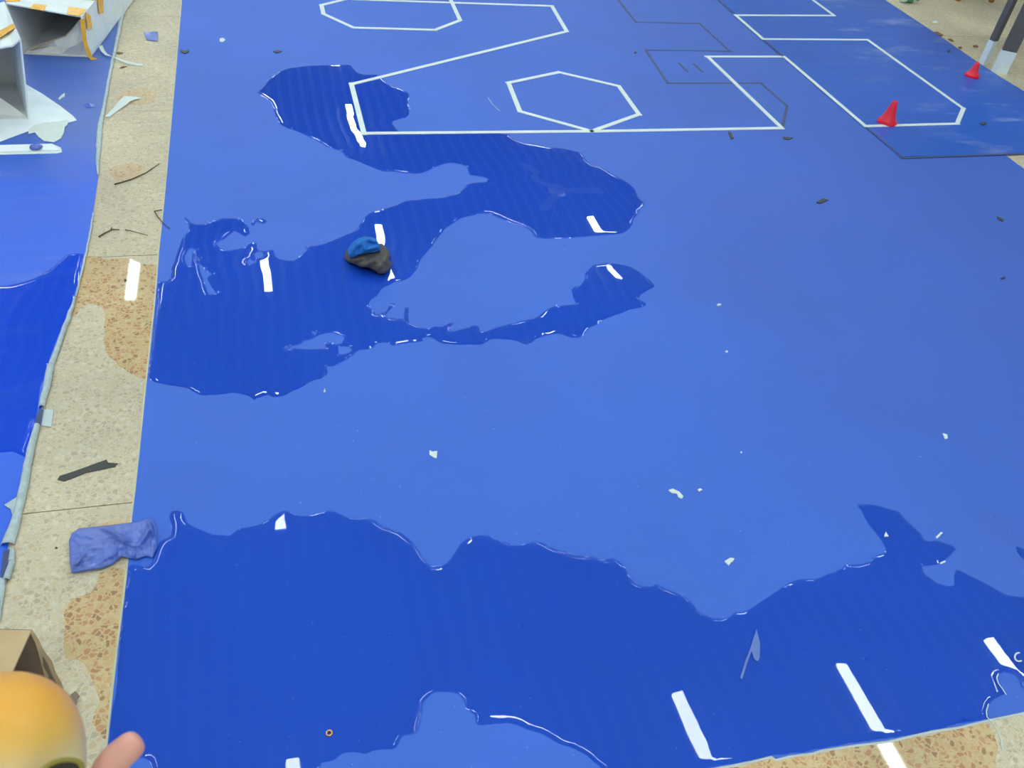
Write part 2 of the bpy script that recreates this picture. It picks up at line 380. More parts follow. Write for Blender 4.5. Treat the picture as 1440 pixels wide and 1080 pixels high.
# ceiling fan, mirrored faintly in the right lobe of the winding puddle
def mirror(px, py, h): g = G(px, py); return Vector((g.x * (1.55 + h) / 1.55, g.y * (1.55 + h) / 1.55, h))
HF = 3.45
hub = mirror(781, 263, HF)
fan = empty('ceiling_fan', hub, 'three-bladed ceiling fan mirrored faintly in the right lobe of the winding puddle', 'fan')
bm = lathe_bm([(0.02, -0.06), (0.09, -0.05), (0.11, -0.01), (0.11, 0.05), (0.06, 0.08), (0.03, 0.10)], 24); bmesh.ops.translate(bm, verts=bm.verts, vec=hub); bm_obj('motor', bm, M['fan'], fan, smooth=True)
bm_obj('down_rod', tube_bm([hub + Vector((0, 0, 0.1)), hub + Vector((0, 0, 0.74))], 0.012, 10), M['dark_metal'], fan)
d0 = mirror(845, 262, HF) - hub; a0 = math.atan2(d0.y, d0.x)
for k in range(3):
    a = a0 + k * 2 * math.pi / 3; u = Vector((math.cos(a), math.sin(a), 0)); v = Vector((-u.y, u.x, 0))
    bm = bmesh.new(); t_ = Vector((0, 0, 0.008))
    q = [hub + u * 0.12 - v * 0.05 + Vector((0, 0, .008)), hub + u * 0.6 - v * 0.07 + Vector((0, 0, .012)), hub + u * 0.62 - v * 0.03 + Vector((0, 0, .006)), hub + u * 0.6 + v * 0.06 - Vector((0, 0, .012)), hub + u * 0.12 + v * 0.045 - Vector((0, 0, .008))]
    a_ = [bm.verts.new(p) for p in q]; b_ = [bm.verts.new(p + t_) for p in q]
    for i in range(5): bm.faces.new((a_[i], a_[(i + 1) % 5], b_[(i + 1) % 5], b_[i]))
    bm.faces.new(a_); bm.faces.new(b_); bm_obj('blade', bm, M['fan'], fan)

# ------------------------------------------------------------------ mats
ZT = 0.003
def slab(name, pts, z0, z1, top, side):
    bm = prism_bm(pts, z0, z1); bmesh.ops.recalc_face_normals(bm, faces=bm.faces)
    for f in bm.faces: f.material_index = 0 if f.normal.z > 0.7 else 1
    me = bpy.data.meshes.new(name); bm.to_mesh(me); bm.free()
    return link(name, me, [top, side])
front_px = [(1440, 1001), (1391, 1011), (1350, 1021), (1310, 1027), (1250, 1041), (1200, 1047), (1155, 1054), (1142, 1058), (1110, 1062), (1091, 1067), (1085, 1062.5), (1062, 1068), (1030, 1075), (1000, 1080), (930, 1092)]
front = [G(x, y, ZT) for x, y in front_px]
edge_px = [(147, 1090), (153, 1030), (160, 965), (167.5, 897), (174, 847), (179, 805), (186, 727), (190.5, 690), (196, 640), (201, 590), (206, 540), (212.5, 482), (217.5, 432), (221, 395), (224, 352), (229, 307), (232.5, 270), (236.5, 225), (241, 175), (246, 120), (250, 72), (254, 25), (256, 0)]
left = [(G(x, y, ZT).x, G(x, y, ZT).y) for x, y in edge_px] + [(-0.35, 7.2)]
outline = [(3.132, 7.2), (3.132, 0.57), (2.2, 0.571)] + [(p.x, p.y) for p in front] + [(0.3, 0.60), (-0.2, 0.62)] + left
mat_main = slab('vinyl_mat', outline, 0.0, ZT, M['blue'], M['backing'])
tag(mat_main, 'large flat blue vinyl mat with white tape outlines and puddles lying on it', 'mat')
u_ = prism_bm([(x - 0.0045 - 0.0015 * noise.noise(Vector((x * 9, y * 9, 2))), y) for x, y in left] + [(x + 0.03, y) for x, y in left[::-1]], -0.0002, 0.0009)
u_ = bm_obj('underlay', u_, M['backing'], mat_main); u_['label'] = 'pale underlay showing along the mat edge'
fr_ = [(p.x, p.y) for p in front]
u_ = bm_obj('underlay', prism_bm([(3.132, 0.566), (2.2, 0.567)] + [(x, y - 0.004) for x, y in fr_] + [(0.3, 0.586), (0.3, 0.64), (2.2, 0.62), (3.132, 0.62)], -0.0002, 0.0010), M['silver'], mat_main); u_['label'] = 'pale underlay showing along the front edge'
Z2 = 0.0052
mat_side = slab('vinyl_mat', [(2.583, 2.882), (3.25, 2.892), (3.765, 2.90), (3.762, 3.5), (3.748, 3.72), (3.748, 3.95), (3.762, 4.3), (3.768, 5.2), (3.765, 7.2), (2.583, 7.2)], 0.0031, Z2, M['blue_side'], M['blue_side'])
tag(mat_side, 'darker shiny blue vinyl sheet with hazy smears under the two red cones', 'mat')

def tape(a, b, w, m, parent, z, name='tape_strip', label=None, t=0.0010, ext=0.0):
    A = G(a[0], a[1], z); B = G(b[0], b[1], z); d = (B - A).normalized(); n = Vector((-d.y, d.x, 0)) * (w / 2)
    A = A - d * ext; B = B + d * ext
    o = bm_obj(name, prism_bm([A - n, B - n, B + n, A + n], z, z + t), m, parent)
    if label: o['label'] = label
    return o
ZW = 0.0031
W = 0.0205
lines_main = [((490, -1.5), (452, 7.5)), ((452, 7.5), (455, 20)), ((455, 20), (497, 39.3)), ((497, 39.3), (612, 42.5)), ((612, 42.5), (647, 29)), ((647, 29), (630, -8)),
    ((496, -0.5), (776, 8.8)), ((776, 8.8), (797, 44.5)), ((797, 44.5), (494, 119)), ((494, 118), (512, 189)), ((510, 188), (832, 185)), ((832, 185), (1099, 180.5)),
    ((1100, 181), (995, 80)), ((993, 80), (1103, 80)),
    ((714, 117), (786, 102)), ((786, 102), (870, 121.5)), ((870, 121.5), (899, 162)), ((899, 161), (832, 185)), ((832, 185), (731, 157)), ((731, 157), (715, 117))]
for k, (a, b_) in enumerate(lines_main):
    tape(a, b_, W, M['white_tape'], mat_main, ZW + 0.00002 * (k % 7), label='white tape strip', t=0.0024, ext=0.008)
for a, b_ in [((868, -2), (894, 31)), ((894, 31), (984, 33)), ((984, 33), (1026, 72)), ((1029, 72), (908, 70.5)), ((908, 70.5), (939, 117)), ((939, 117), (1072, 117)), ((1070, 117), (1107, 149)), ((1107, 149), (1100, 180)), ((955, 89), (967, 101)), ((976, 90), (988, 101))]:
    tape(a, b_, 0.013, M['black_tape'], mat_main, ZW, label='thin black tape strip', t=0.0008, ext=0.004)
for k, (a, b_) in enumerate([((1103, 80), (1217, 177.5)), ((1216, 177.5), (1347, 174)), ((1346, 174), (1355, 152)), ((1355, 153), (1220, 56)), ((1220, 56), (1073, 55)), ((1073, 55), (1034, 21)), ((1034, 21.5), (1173, 22)), ((1173, 22), (1135, -6))]):
    tape(a, b_, W, M['white_tape'], mat_side, Z2 + 0.0001 + 0.00002 * (k % 5), label='white tape strip', ext=0.008)
for a, b_ in [((1217, 178), (1270, 221.5)), ((1266, 222), (1440, 216)), ((1440, 216), (1600, 210.5)), ((1005, -5), (1034, 21)), ((1073, 55), (1103, 81))]:
    tape(a, b_, 0.012, M['black_tape'], mat_side, Z2 + 0.0001, label='thin black tape strip', t=0.0008)

# left mat with turned-up grey border
Lm = [(182, 5), (172, 23), (164, 60), (157, 90), (149, 135), (144, 165), (140, 185), (138, 235), (138, 250), (131, 300), (120, 358), (114, 385), (107, 418), (97, 444), (84, 480), (71, 516), (66, 540), (59, 573), (52, 599), (43, 635), (33, 690), (25, 726), (12, 766), (8, 792), (3, 820), (-4, 870), (-12, 930), (-30, 1060)]
ptsL = [(G(x, y, ZT).x, G(x, y, ZT).y) for x, y in Lm]
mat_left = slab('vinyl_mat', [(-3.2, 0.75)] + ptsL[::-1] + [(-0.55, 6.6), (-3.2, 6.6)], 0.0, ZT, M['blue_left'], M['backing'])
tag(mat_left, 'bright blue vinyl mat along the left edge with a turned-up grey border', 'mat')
def border(Lp, Rp, arch, name='turned_border', z=ZT + 0.0002):
    # refine
    L = []; R = []
    for i in range(len(Lp) - 1):
        for k in range(6):
            t = k / 6
            a = G(Lp[i][0] * (1 - t) + Lp[i + 1][0] * t, Lp[i][1] * (1 - t) + Lp[i + 1][1] * t, z)
            b2 = G(Rp[i][0] * (1 - t) + Rp[i + 1][0] * t, Rp[i][1] * (1 - t) + Rp[i + 1][1] * t, z)
            j = Vector((noise.noise(a * 30), noise.noise(a * 30 + Vector((9, 0, 0))), 0)) * 0.0022
            L.append(a + j); R.append(b2 + j)
    L.append(G(*Lp[-1], z)); R.append(G(*Rp[-1], z))
    o = bm_obj(name, ribbon_bm(L, R, 0.002, arch), M['backing_grey'], mat_left, smooth=True)
    o['label'] = 'grey turned-up mat border'
    return o
border([(180, -2), (168, 25), (159.5, 70), (153, 100), (144, 150), (137, 176), (135, 200), (135, 235), (137, 246)], [(186, -2), (174, 22), (164.5, 70), (157.5, 100), (149, 150), (145, 172), (143, 195), (139.5, 236), (139, 248)], 0.004)
border([(130, 300), (124, 335), (118, 362), (112, 388), (106, 417)], [(132.5, 300), (126.5, 335), (121, 362), (115, 388), (108, 418)], 0.002)
border([(105, 420), (94, 445), (81, 480), (67.5, 516)], [(108, 420), (101, 443), (88.5, 479), (76, 516)], 0.007)
border([(67, 515), (61, 540), (54.5, 574)], [(77, 516), (71.5, 540), (63, 573)], 0.008)
border([(47.5, 599), (37, 635), (26, 690), (17.5, 726), (1, 767)], [(56, 599), (48, 636), (39, 690), (31, 725), (21, 766)], 0.008)
border([(14, 774), (11, 791)], [(21.5, 774), (19.5, 791)], 0.005)
border([(12, 792), (4, 816)], [(21, 791), (14, 816)], 0.006)
border([(-6, 816), (-16, 870)], [(9, 816), (1, 872)], 0.006)
o = bm_obj('torn_flap', prism_bm(px_poly([(27, 692), (25, 698), (6, 710), (15, 716), (18, 727), (26, 722), (30, 700)], 0.006), 0.0048, 0.0062), M['backing_grey'], mat_left); o['label'] = 'grey torn flap of the border'
o = bm_obj('bare_core', prism_bm(px_poly([(5, 774), (14, 772), (11, 792), (9, 815), (0, 815)], 0.005), 0.0032, 0.0048), M['black_tape'], mat_left); o['label'] = 'dark strip under the torn border'

# ------------------------------------------------------------------ water
def densify(px, z, step=0.008, jit=0.0026, seed=0.0):
    pts = [G(x, y, z) for x, y in px]; n = len(pts); out = []
    for i in range(n):
        p0, p1, p2, p3 = pts[i - 1], pts[i], pts[(i + 1) % n], pts[(i + 2) % n]
        L = (p2 - p1).length; k = max(1, int(L / step))
        for s in range(k):
            t = s / k
            a = 0.3 if L < 0.25 else 0.15
            m1 = (p2 - p0) * a; m2 = (p3 - p1) * a
            for mm in (m1, m2):
                if mm.length > L: mm *= L / mm.length
            h = (2 * t**3 - 3 * t**2 + 1) * p1 + (t**3 - 2 * t**2 + t) * m1 + (-2 * t**3 + 3 * t**2) * p2 + (t**3 - t**2) * m2
            q = h * 38 + Vector((seed, 0, 0)); q2 = h * 11 + Vector((seed, 5, 0))
            q9 = h * 95
            h = h + Vector((noise.noise(q9), noise.noise(q9 + Vector((4, 4, 9))), 0)) * jit * 1.1
            h = h + Vector((noise.noise(q) * jit + noise.noise(q2) * jit * 1.3, noise.noise(q + Vector((7, 3, 1))) * jit + noise.noise(q2 + Vector((1, 8, 4))) * jit * 1.3, 0))
            h.z = z; out.append(h)
    return out
def water(name, outer, holes, zbase, label, depth=0.0017, rim=0.013, step=0.008, jit=0.0026, m=None, cat='puddle', group=None):
    """water film with a rounded shore: triangulated outline, height rising with the distance from the shore"""
    loops = [densify(outer, zbase, step, jit)] + [densify(h, zbase, min(step, 0.005), jit * 0.5) for h in holes]
    pts = []; edges = []; segs = []
    for lp in loops:
        k0 = len(pts); n = len(lp)
        for i, p in enumerate(lp):
            pts.append((p.x, p.y)); edges.append((k0 + i, k0 + (i + 1) % n))
            q = lp[(i + 1) % n]; segs.append((p.x, p.y, q.x, q.y))
    SG = np.array(segs); A = SG[:, :2]; D = SG[:, 2:] - A; LL = np.maximum((D * D).sum(1), 1e-14)
    def dist_in(P):
        P = np.asarray(P); out = np.empty(len(P)); ins = np.zeros(len(P), bool)
        for c in range(0, len(P), 1500):
            Q = P[c:c + 1500, None, :]; t = np.clip(((Q - A) * D).sum(2) / LL, 0, 1)
            d = Q - A - t[..., None] * D; out[c:c + 1500] = np.sqrt((d * d).sum(2).min(1))
            y0, y1 = A[:, 1], A[:, 1] + D[:, 1]; py = Q[..., 1]
            cr = (y0 > py) != (y1 > py); xx = A[:, 0] + (py - y0) * D[:, 0] / np.where(D[:, 1] == 0, 1e-14, D[:, 1])
            ins[c:c + 1500] = ((cr & (Q[..., 0] < xx)).sum(1) % 2) == 1
        return out, ins
    cand = []
    for li, lp in enumerate(loops):
        n = len(lp)
        for i in range(n):
            t = lp[(i + 1) % n] - lp[i - 1]; nn = Vector((-t.y, t.x, 0))
            if nn.length < 1e-9: continue
            nn.normalize()
            for f in (0.12, 0.3, 0.55, 0.85, 1.3):
                for sg in (1, -1):
                    q = lp[i] + nn * (sg * rim * f); cand.append((q.x, q.y, rim * f))
    d, ins = dist_in([(c[0], c[1]) for c in cand])
    cell = set()
    for c, dd, ii in zip(cand, d, ins):
        if ii and dd > c[2] * 0.93:
            g_ = max(0.0012, c[2] * 0.3); key = (round(c[0] / g_), round(c[1] / g_), round(c[2] * 1e4))
            if key in cell: continue
            cell.add(key); pts.append((c[0], c[1]))
    V_, E2, F2, *_r = delaunay_2d_cdt([Vector(p) for p in pts], edges, [], 0, 1e-6)
    cen = [((V_[f[0]].x + V_[f[1]].x + V_[f[2]].x) / 3, (V_[f[0]].y + V_[f[1]].y + V_[f[2]].y) / 3) for f in F2]
    _d, ic = dist_in(cen); dv, _i = dist_in([(v.x, v.y) for v in V_])
    co = []
    for v, dd in zip(V_, dv):
        w = rim * (1.0 + 0.35 * noise.noise(Vector((v.x * 9, v.y * 9, 1.5))))
        k = min(1.0, max(0.0, (dd - 2e-5) / w)); co.append((v.x, v.y, zbase + 0.00005 + depth * (1 - (1 - k) ** 2)))
    faces = [tuple(f) if (V_[f[1]] - V_[f[0]]).cross(V_[f[2]] - V_[f[0]]) > 0 else tuple(f)[::-1] for f, k in zip(F2, ic) if k]
    me = bpy.data.meshes.new(name); me.from_pydata(co, [], faces); me.update()
    for p in me.polygons: p.use_smooth = True
    o = link(name, me, m or M['water']); tag(o, label, cat, group)
    return o
S1 = [(403,96),(430,92),(450,91),(470,91),(492,90.5),(497,95),(503,101),(512,104),(532,104.5),(537,110),(545,117),(555,122),(565,125),(573,129),(576,134),(573,141),(576,150),(575,160),(576,164),(565,167),(554,170),(551,174),(556,180),(564,186),(590,188),(620,187.5),(660,187),(700,187),(715,189),(722,194),(735,200),(752,203),(767,205.5),(795,209),(815,214),(822,220),(824,225),(832,232),(847,236),(860,244),(875,252),(887,259),(894,266),(895,271),(897,277),(906,287),(901,294),(897,302),(890,309),(890,316),(882,324),(870,329),(855,330),(840,331),(810,334),(785,336),(757,335),(751,332),(747,326),(740,321),(730,317),(720,314),(702,306),(692,302),(681,300),(660,304),(647,307),(637,314),(627,321),(620,330),(612,339),(607,347),(597,357),(590,366),(587,377),(580,386),(570,394),(557,396),(545,402),(537,405),(532,414),(522,421),(518,427),(520,432),(525,437),(528,443),(535,441),(542,437),(546,430),(551,425),(556,427),(549,435),(544,441),(545,446),(560,447),(569,449),(568,440),(570,432),(575,433),(574,442),(577,456),(590,461),(602,462),(612,459),(627,457),(631,454),(641,453),(635,457),(634,464),(642,465),(650,461),(660,461),(664,457),(672,459),(677,465),(685,466),(695,461),(710,457),(720,455),(735,451),(757,446),(760,442),(772,433),(782,429),(787,430),(810,427),(807,420),(804,407),(806,404),(816,400),(822,392),(822,386),(830,376),(837,372),(855,370),(870,371),(882,374),(895,380),(907,389),(921,401),(915,407),(907,410),(901,415),(899,420),(909,427),(905,431),(882,437),(870,442),(852,447),(842,455),(832,459),(825,465),(817,474),(805,475),(796,472),(782,469),(765,472),(751,477),(745,485),(735,484),(720,477),(690,477),(680,484),(647,485),(630,484),(617,481),(610,475),(597,474),(595,480),(572,482),(552,486),(545,481),(532,482),(522,490),(512,492),(505,492),(497,499),(490,505),(480,509),(467,516),(459,515),(460,525),(451,533),(440,535.5),(433,538),(425.5,544),(415.5,548),(406.7,553),(399,557),(385.5,559.5),(377,556),(360,562),(357,565),(350,557),(327,552.5),(312,554.5),(285,556),(272,550),(260,545),(237,541),(222,538),(210,531),(214,485),(219,432),(223,397),(237,394),(241,390),(242,375),(246,364),(250,352),(255,337),(266,324),(266,317),(257,304),(265,309),(272,314),(291,314.5),(295,310),(307,309),(312,306.7),(325,307),(341,308),(344,313),(348,316),(351,319),(350,325),(351,328),(343,333),(339,330),(334,326),(329,326),(322,330),(316,335),(307,339),(305,343),(308,347),(315,351),(323,352),(337,349),(345.5,346),(350,342),(357,341),(361,344),(362,350),(371,353),(381,351),(386,352),(385,357),(388,361),(394,365),(411,366),(419,362),(426,357),(432,350),(428,347),(440,345.5),(455,342),(470,337),(485,330),(500,324),(506,316),(515,302),(530,296),(550,291),(572,282),(597,279),(625,277),(645,271),(652,266),(657,259),(670,256),(685,254),(684,250),(670,247),(661,247),(656,235),(647,231),(632,229),(620,232),(605,239),(590,244),(572,244),(555,241),(540,241),(525,236),(510,230),(497,224),(487,221),(480,212),(465,209),(445,197),(427,189),(407,181),(395,175),(387,162),(384,151),(380,142),(370,136),(362,130),(370,122),(379,110),(390,102)]
H1 = [[(266,349),(274,351),(270,357),(269,372),(264,374),(260,364)], [(275,361.5),(279,361),(279,365),(275,365)], [(280,371),(286,375),(289,381),(299,385),(292,390),(297,403),(303,411),(293,414),(287,396),(283,385)],
      [(409,488),(424,483),(428,479),(438,477),(443,474),(451,471),(465.5,468),(475.5,471),(484,474),(482,480),(478,484),(468,484),(463,480.5),(458,483),(457,490.5),(447,490),(442,491),(428,491),(413,489.5)],
      [(477,488.5),(491.7,487.5),(493,495.5),(478,498)], [(399,488),(402,486),(405,489),(401,490.5)], [(359,356),(364,353.5),(370,356),(370,361),(364,363),(359,361)], [(347,367),(352,365),(358,368),(353,371.5),(348,370)], [(439,468),(443,466),(446,469),(442,471)]]
water('puddle', S1, H1, ZT, 'large winding puddle from the upper tape line to the left edge of the mat')
S2 = [(180.5,801),(186,794),(200,797),(209,797),(215,790),(218,778),(224,762),(235,757),(240,754),(241,736),(237,726),(241,719.5),(249,717),(257,720),(260,730),(267,740),(285,746),(300,752),(320,752),(337,743),(360,739),(368,738),(380,729),(392,721),(402,718),(410,721),(420,726),(432,726),(450,720),(467,717.5),(485,726),(506,730),(520,729),(530,734),(537,740),(555,747),(567,751),(582,767),(591,782),(602,793),(617,797),(630,792),(637,782),(645,772),(650,762),(662,756),(685,752),(700,759),(715,762),(720,766),(740,764),(752,760),(767,765),(782,774),(795,775),(812,781),(827,782),(847,787),(864,786),(880,799),(885,810),(892,820),(905,825),(915,825),(925,821),(935,829),(952,834),(970,846),(982,860),(995,867),(1007,870),(1020,868.5),(1035,861),(1055,857),(1080,839),(1102,825),(1120,815),(1140,813.5),(1157,811),(1184,800),(1187,793.5),(1196,795),(1210,794),(1223,791.5),(1226,785),(1240,780),(1246,775),(1242,763),(1230,746),(1219,732),(1213,719),(1206,709),(1215,708),(1230,709),(1248,714),(1265,720),(1273,730),(1284,741),(1292,747),(1300,759),(1307,761),(1319,760),(1340,767),(1346,774),(1334,783),(1327,790),(1317,794),(1297,797),(1300,806),(1311,815),(1323,821),(1336,824),(1343,821),(1342,811),(1345,801),(1359,807),(1375,815),(1394,825),(1411,835),(1427,838),(1445,837),(1480,832),(1540,850),(1570,890),(1550,940),(1500,965),(1460,962),(1437,968),(1433,957),(1427,949),(1418,946),(1406,946),(1402,953),(1408,965),(1414,976),(1405,981),(1395,987),(1390,992),(1387,1002),(1391,1009),(1350,1019),(1310,1025),(1250,1039),(1200,1045),(1155,1052),(1110,1060),(1088,1063),(1060,1067),(1030,1073),(1000,1078),(930,1090),(880,1096),(852,1084),(840,1075),(820,1060),(795,1049),(775,1040),(760,1030),(745,1027),(727,1019),(712,1017),(695,1018.5),(671,1020),(667,1006),(656,996),(654,985),(647,977),(632,972),(610,974),(595,990),(592,1007),(585,1032),(567,1035),(557,1051),(525,1054),(512,1060),(497,1056),(480,1060),(470,1067),(452,1072),(447,1082),(430,1105),(330,1125),(240,1115),(217,1084),(212,1070),(200,1066),(150,1075),(155,1030),(162,965),(169.5,897),(175.5,847)]
water('puddle', S2, [], ZT, 'wide puddle across the front of the mat, nearest the viewer')
water('puddle', [(1428,768),(1440,772),(1470,786),(1490,800),(1470,806),(1442,789),(1432,780)], [], ZT, 'small thin puddle at the right edge of the picture', step=0.008)
water('puddle', [(353,316),(356,309.5),(363,306),(370,307),(375,311),(371,315),(366,313),(360,311.5),(357,317)], [], ZT, 'tiny curved puddle beside the broken upper left shore', step=0.005, jit=0.0008, rim=0.006)
water('puddle', [(-90,400),(0,401),(10,401),(30,397),(60,385),(80,372),(95,358),(116,357),(113,380),(106,405),(103,422),(92,445),(79,480),(65,516),(59,540),(53,570),(48,598),(40,628),(34,643),(20,636),(0,637),(-70,640),(-160,600)], [], ZT, 'puddle on the left mat against its grey border')
# drops standing in a row near the shores, too small to count as things
for k, (x, y, r) in enumerate([(1217, 926, 4), (1356, 1011, 4)]):
    ring = [(x + r * math.cos(a), y + r * 0.8 * math.sin(a)) for a in [i * math.pi / 4 for i in range(8)]]
    water('water_drop', ring, [], ZT + 0.00185, ['water bubble right of the long white lamp reflection', 'water bubble near the front edge of the mat'][k], depth=0.002, rim=0.006, step=0.003, jit=0.0003, cat='drop')

def wet(outer, label, z=0.0006, m='terrazzo_wet'):
    pts = densify(outer, z, 0.02, 0.005)
    bm = prism_bm([(p.x, p.y) for p in pts], 0.0, z)
    o = bm_obj('wet_patch', bm, M[m]); tag(o, label, 'puddle'); return o
wet([(119,361),(150,364),(175,362),(200,371),(221.5,373),(217,440),(209,532),(196,530),(180,524),(165,514),(152,500),(146,485),(147,465),(150,445),(143,431),(128,428),(113,433),(103,446),(100,440),(109,415),(113,390)], 'large wet orange-brown patch of terrazzo beside the left end of the winding puddle')
wet([(152,238),(165,231),(185,229),(200,232),(206,240),(199,249),(182,254),(163,252),(154,246)], 'wet ring stain on the terrazzo strip under the long twig', m='terrazzo_damp')
wet([(164,134),(180,126),(200,124),(216,128),(222,135),(215,143),(198,146),(180,146),(168,142)], 'small wet patch of terrazzo behind the curled white paper', m='terrazzo_damp')
wet([(178,803),(176.5,830),(171,890),(164,950),(158,1005),(153,1040),(146,1035),(135,1010),(140,985),(128,960),(119,950),(119,935),(108,928),(93,922),(86,905),(92,880),(88,862),(100,845),(125,838),(132,822),(140,805),(160,797)], 'long wet patch of terrazzo below the blue offcut')
wet([(135,742),(150,733),(168,728),(182,729),(184,737),(160,742)], 'thin wet patch of terrazzo behind the blue offcut', m='terrazzo_damp')
wet([(1000,1082),(1030,1077),(1062,1070),(1085,1064.5),(1091,1069),(1110,1064.5),(1142,1060),(1155,1056.5),(1200,1049),(1250,1043),(1310,1029.5),(1350,1023.5),(1387,1014.5),(1400,1030),(1405,1050),(1402,1080),(1410,1130),(1330,1170),(1150,1190),(1000,1150),(980,1100)], 'wet terrazzo in front of the mat at the lower right')

# ------------------------------------------------------------------ white cartons, upper left
def quad_panel(name, pts, t, m, parent, up=None):
    """board panel through 3D points with thickness t along its normal"""
    bm = bmesh.new(); n = (pts[1] - pts[0]).cross(pts[-1] - pts[0]).normalized() * t
    a = [bm.verts.new(p) for p in pts]; b2 = [bm.verts.new(p + n) for p in pts]; k = len(pts)
    for i in range(k): bm.faces.new((a[i], a[(i + 1) % k], b2[(i + 1) % k], b2[i]))
    bm.faces.new(a); bm.faces.new(b2[::-1])
    bmesh.ops.triangulate(bm, faces=[f for f in bm.faces if len(f.verts) > 4])
    return bm_obj(name, bm, m, parent)
def lerp(a, b2, t): return a + (b2 - a) * t
ZB = 0.0045
# carton lying behind
BL, BR = G(33, 76.5, ZB), G(128, 81, ZB)
TL, TR = RY(8, 6, BL.y + 0.01), RY(115, 25, BR.y)
dirA = (G(187, 2, ZB) - BR); dirA = dirA.normalized() * 0.95
ca = empty('carton', (BL + BR) / 2, 'white carton lying open at the back, yellow tape hanging from its corner', 'box')
CW = M['cardboard_white']; CG = M['cardboard_grey']
quad_panel('top_panel', [TL, TR, TR + dirA, TL + dirA], 0.005, CW, ca)
quad_panel('side_panel', [BR, BR + dirA, TR + dirA, TR], -0.005, CW, ca)
quad_panel('side_panel', [BL, BL + dirA, TL + dirA, TL], 0.005, CG, ca)
quad_panel('bottom_panel', [BL, BR, BR + dirA, BL + dirA], 0.004, CG, ca)
quad_panel('back_panel', [BL + dirA * 0.55, BR + dirA * 0.55, TR + dirA * 0.55, TL + dirA * 0.55], 0.004, CG, ca)
# crumpled inner flap: bent board between the lower edge and the brown torn edge
edge = [RY(x, y, BL.y + 0.03) for x, y in [(35, 75), (47, 69), (60, 62.5), (76, 57), (93, 51), (103, 40), (112, 28.5)]]
base = [lerp(BL, BR, t) + Vector((0, 0.012, 0.002)) for t in (0.02, 0.2, 0.38, 0.55, 0.72, 0.86, 0.97)]
mid = [lerp(a, b2, 0.5) + Vector((0, 0.03 * math.sin(i), 0)) for i, (a, b2) in enumerate(zip(base, edge))]
bm = bmesh.new(); rows = [[bm.verts.new(p + Vector((0, s, 0))) for p in r_] for s in (0, 0.004) for r_ in (base, mid, edge)]
for (i, j) in ((0, 1), (1, 2), (3, 4), (4, 5), (2, 5), (0, 3)):
    for k in range(6): bm.faces.new((rows[i][k], rows[i][k + 1], rows[j][k + 1], rows[j][k]))
o = bm_obj('inner_flap', bm, CG, ca); o['label'] = 'grey crumpled inner flap'
o = bm_obj('torn_edge', tube_bm([e + Vector((0, 0.002, 0.001)) for e in edge], [0.002, 0.0025, 0.003, 0.003, 0.003, 0.0025, 0.002], 6), M['cardboard_edge'], ca); o['label'] = 'brown torn board edge'
def tape_on(o0, u, v, quad, parent, lift=0.0012):
    """packing tape laid on a panel: corner o0, edge vectors u and v, quad in panel fractions"""
    n = u.cross(v).normalized()
    if n.z < 0: n = -n
    pts = [o0 + u * a + v * c + n * (0.0052 + lift) for a, c in quad]
    o = quad_panel('packing_tape', pts, 0.0006, M['yellow_tape'], parent); o['label'] = 'strip of yellow packing tape'; return o
uA, vA = TR - TL, dirA
def onA(x, y):   # panel fractions of a place on the carton's top
    n = uA.cross(vA); r = ray(x, y); p = EYE + r * ((TL - EYE).dot(n) / r.dot(n)); q = p - TL
    a11, a12, a22 = uA.dot(uA), uA.dot(vA), vA.dot(vA); b1, b2 = q.dot(uA), q.dot(vA); det = a11 * a22 - a12 * a12
    return ((b1 * a22 - b2 * a12) / det, (a11 * b2 - a12 * b1) / det)
for quad in ([(9, 5), (30, 4), (24, -4), (7, -4)], [(42, 14), (62, 17.5), (66, 9.5), (48, 7.5)], [(94, 22), (113, 25), (122, 15), (97, 11.5)], [(110, 1.5), (134, 3), (137, -3), (114, -4)]):
    tape_on(TL, uA, vA, [onA(*q) for q in quad], ca)
def hang(Lp, Rp, y0, dy, parent, label):
    L = [RY(x, y, y0 + dy * i) for i, (x, y) in enumerate(Lp)]; R = [RY(x, y, y0 + dy * i) for i, (x, y) in enumerate(Rp)]
    o = bm_obj('packing_tape', ribbon_bm(L, R, 0.0006, 0.0), M['yellow_tape'], parent); o['label'] = label
yF = BR.y - 0.006
hang([(112.5, 28), (114, 40), (116, 57), (120, 70), (123, 79), (128, 84.5)], [(119, 26), (120.5, 40), (122, 57), (126, 70), (130, 80), (138, 83)], yF, -0.004, ca, 'loose yellow tape hanging down the corner')
sA = TR - BR
for quad in ([(118, 16), (125, 22), (128, 40), (121, 41)], [(135, -3), (143, -3), (143.5, 18), (137.5, 20)]):
    n = dirA.cross(sA)
    pts = []
    for x, y in quad:
        r = ray(x, y); pts.append(EYE + r * ((BR + n.normalized() * -0.0 - EYE).dot(n) / r.dot(n)))
    nn = n.normalized(); nn = nn if nn.x > 0 else -nn
    o = quad_panel('packing_tape', [p + nn * 0.0062 for p in pts], 0.0006, M['yellow_tape'], ca); o['label'] = 'strip of yellow packing tape over the side'

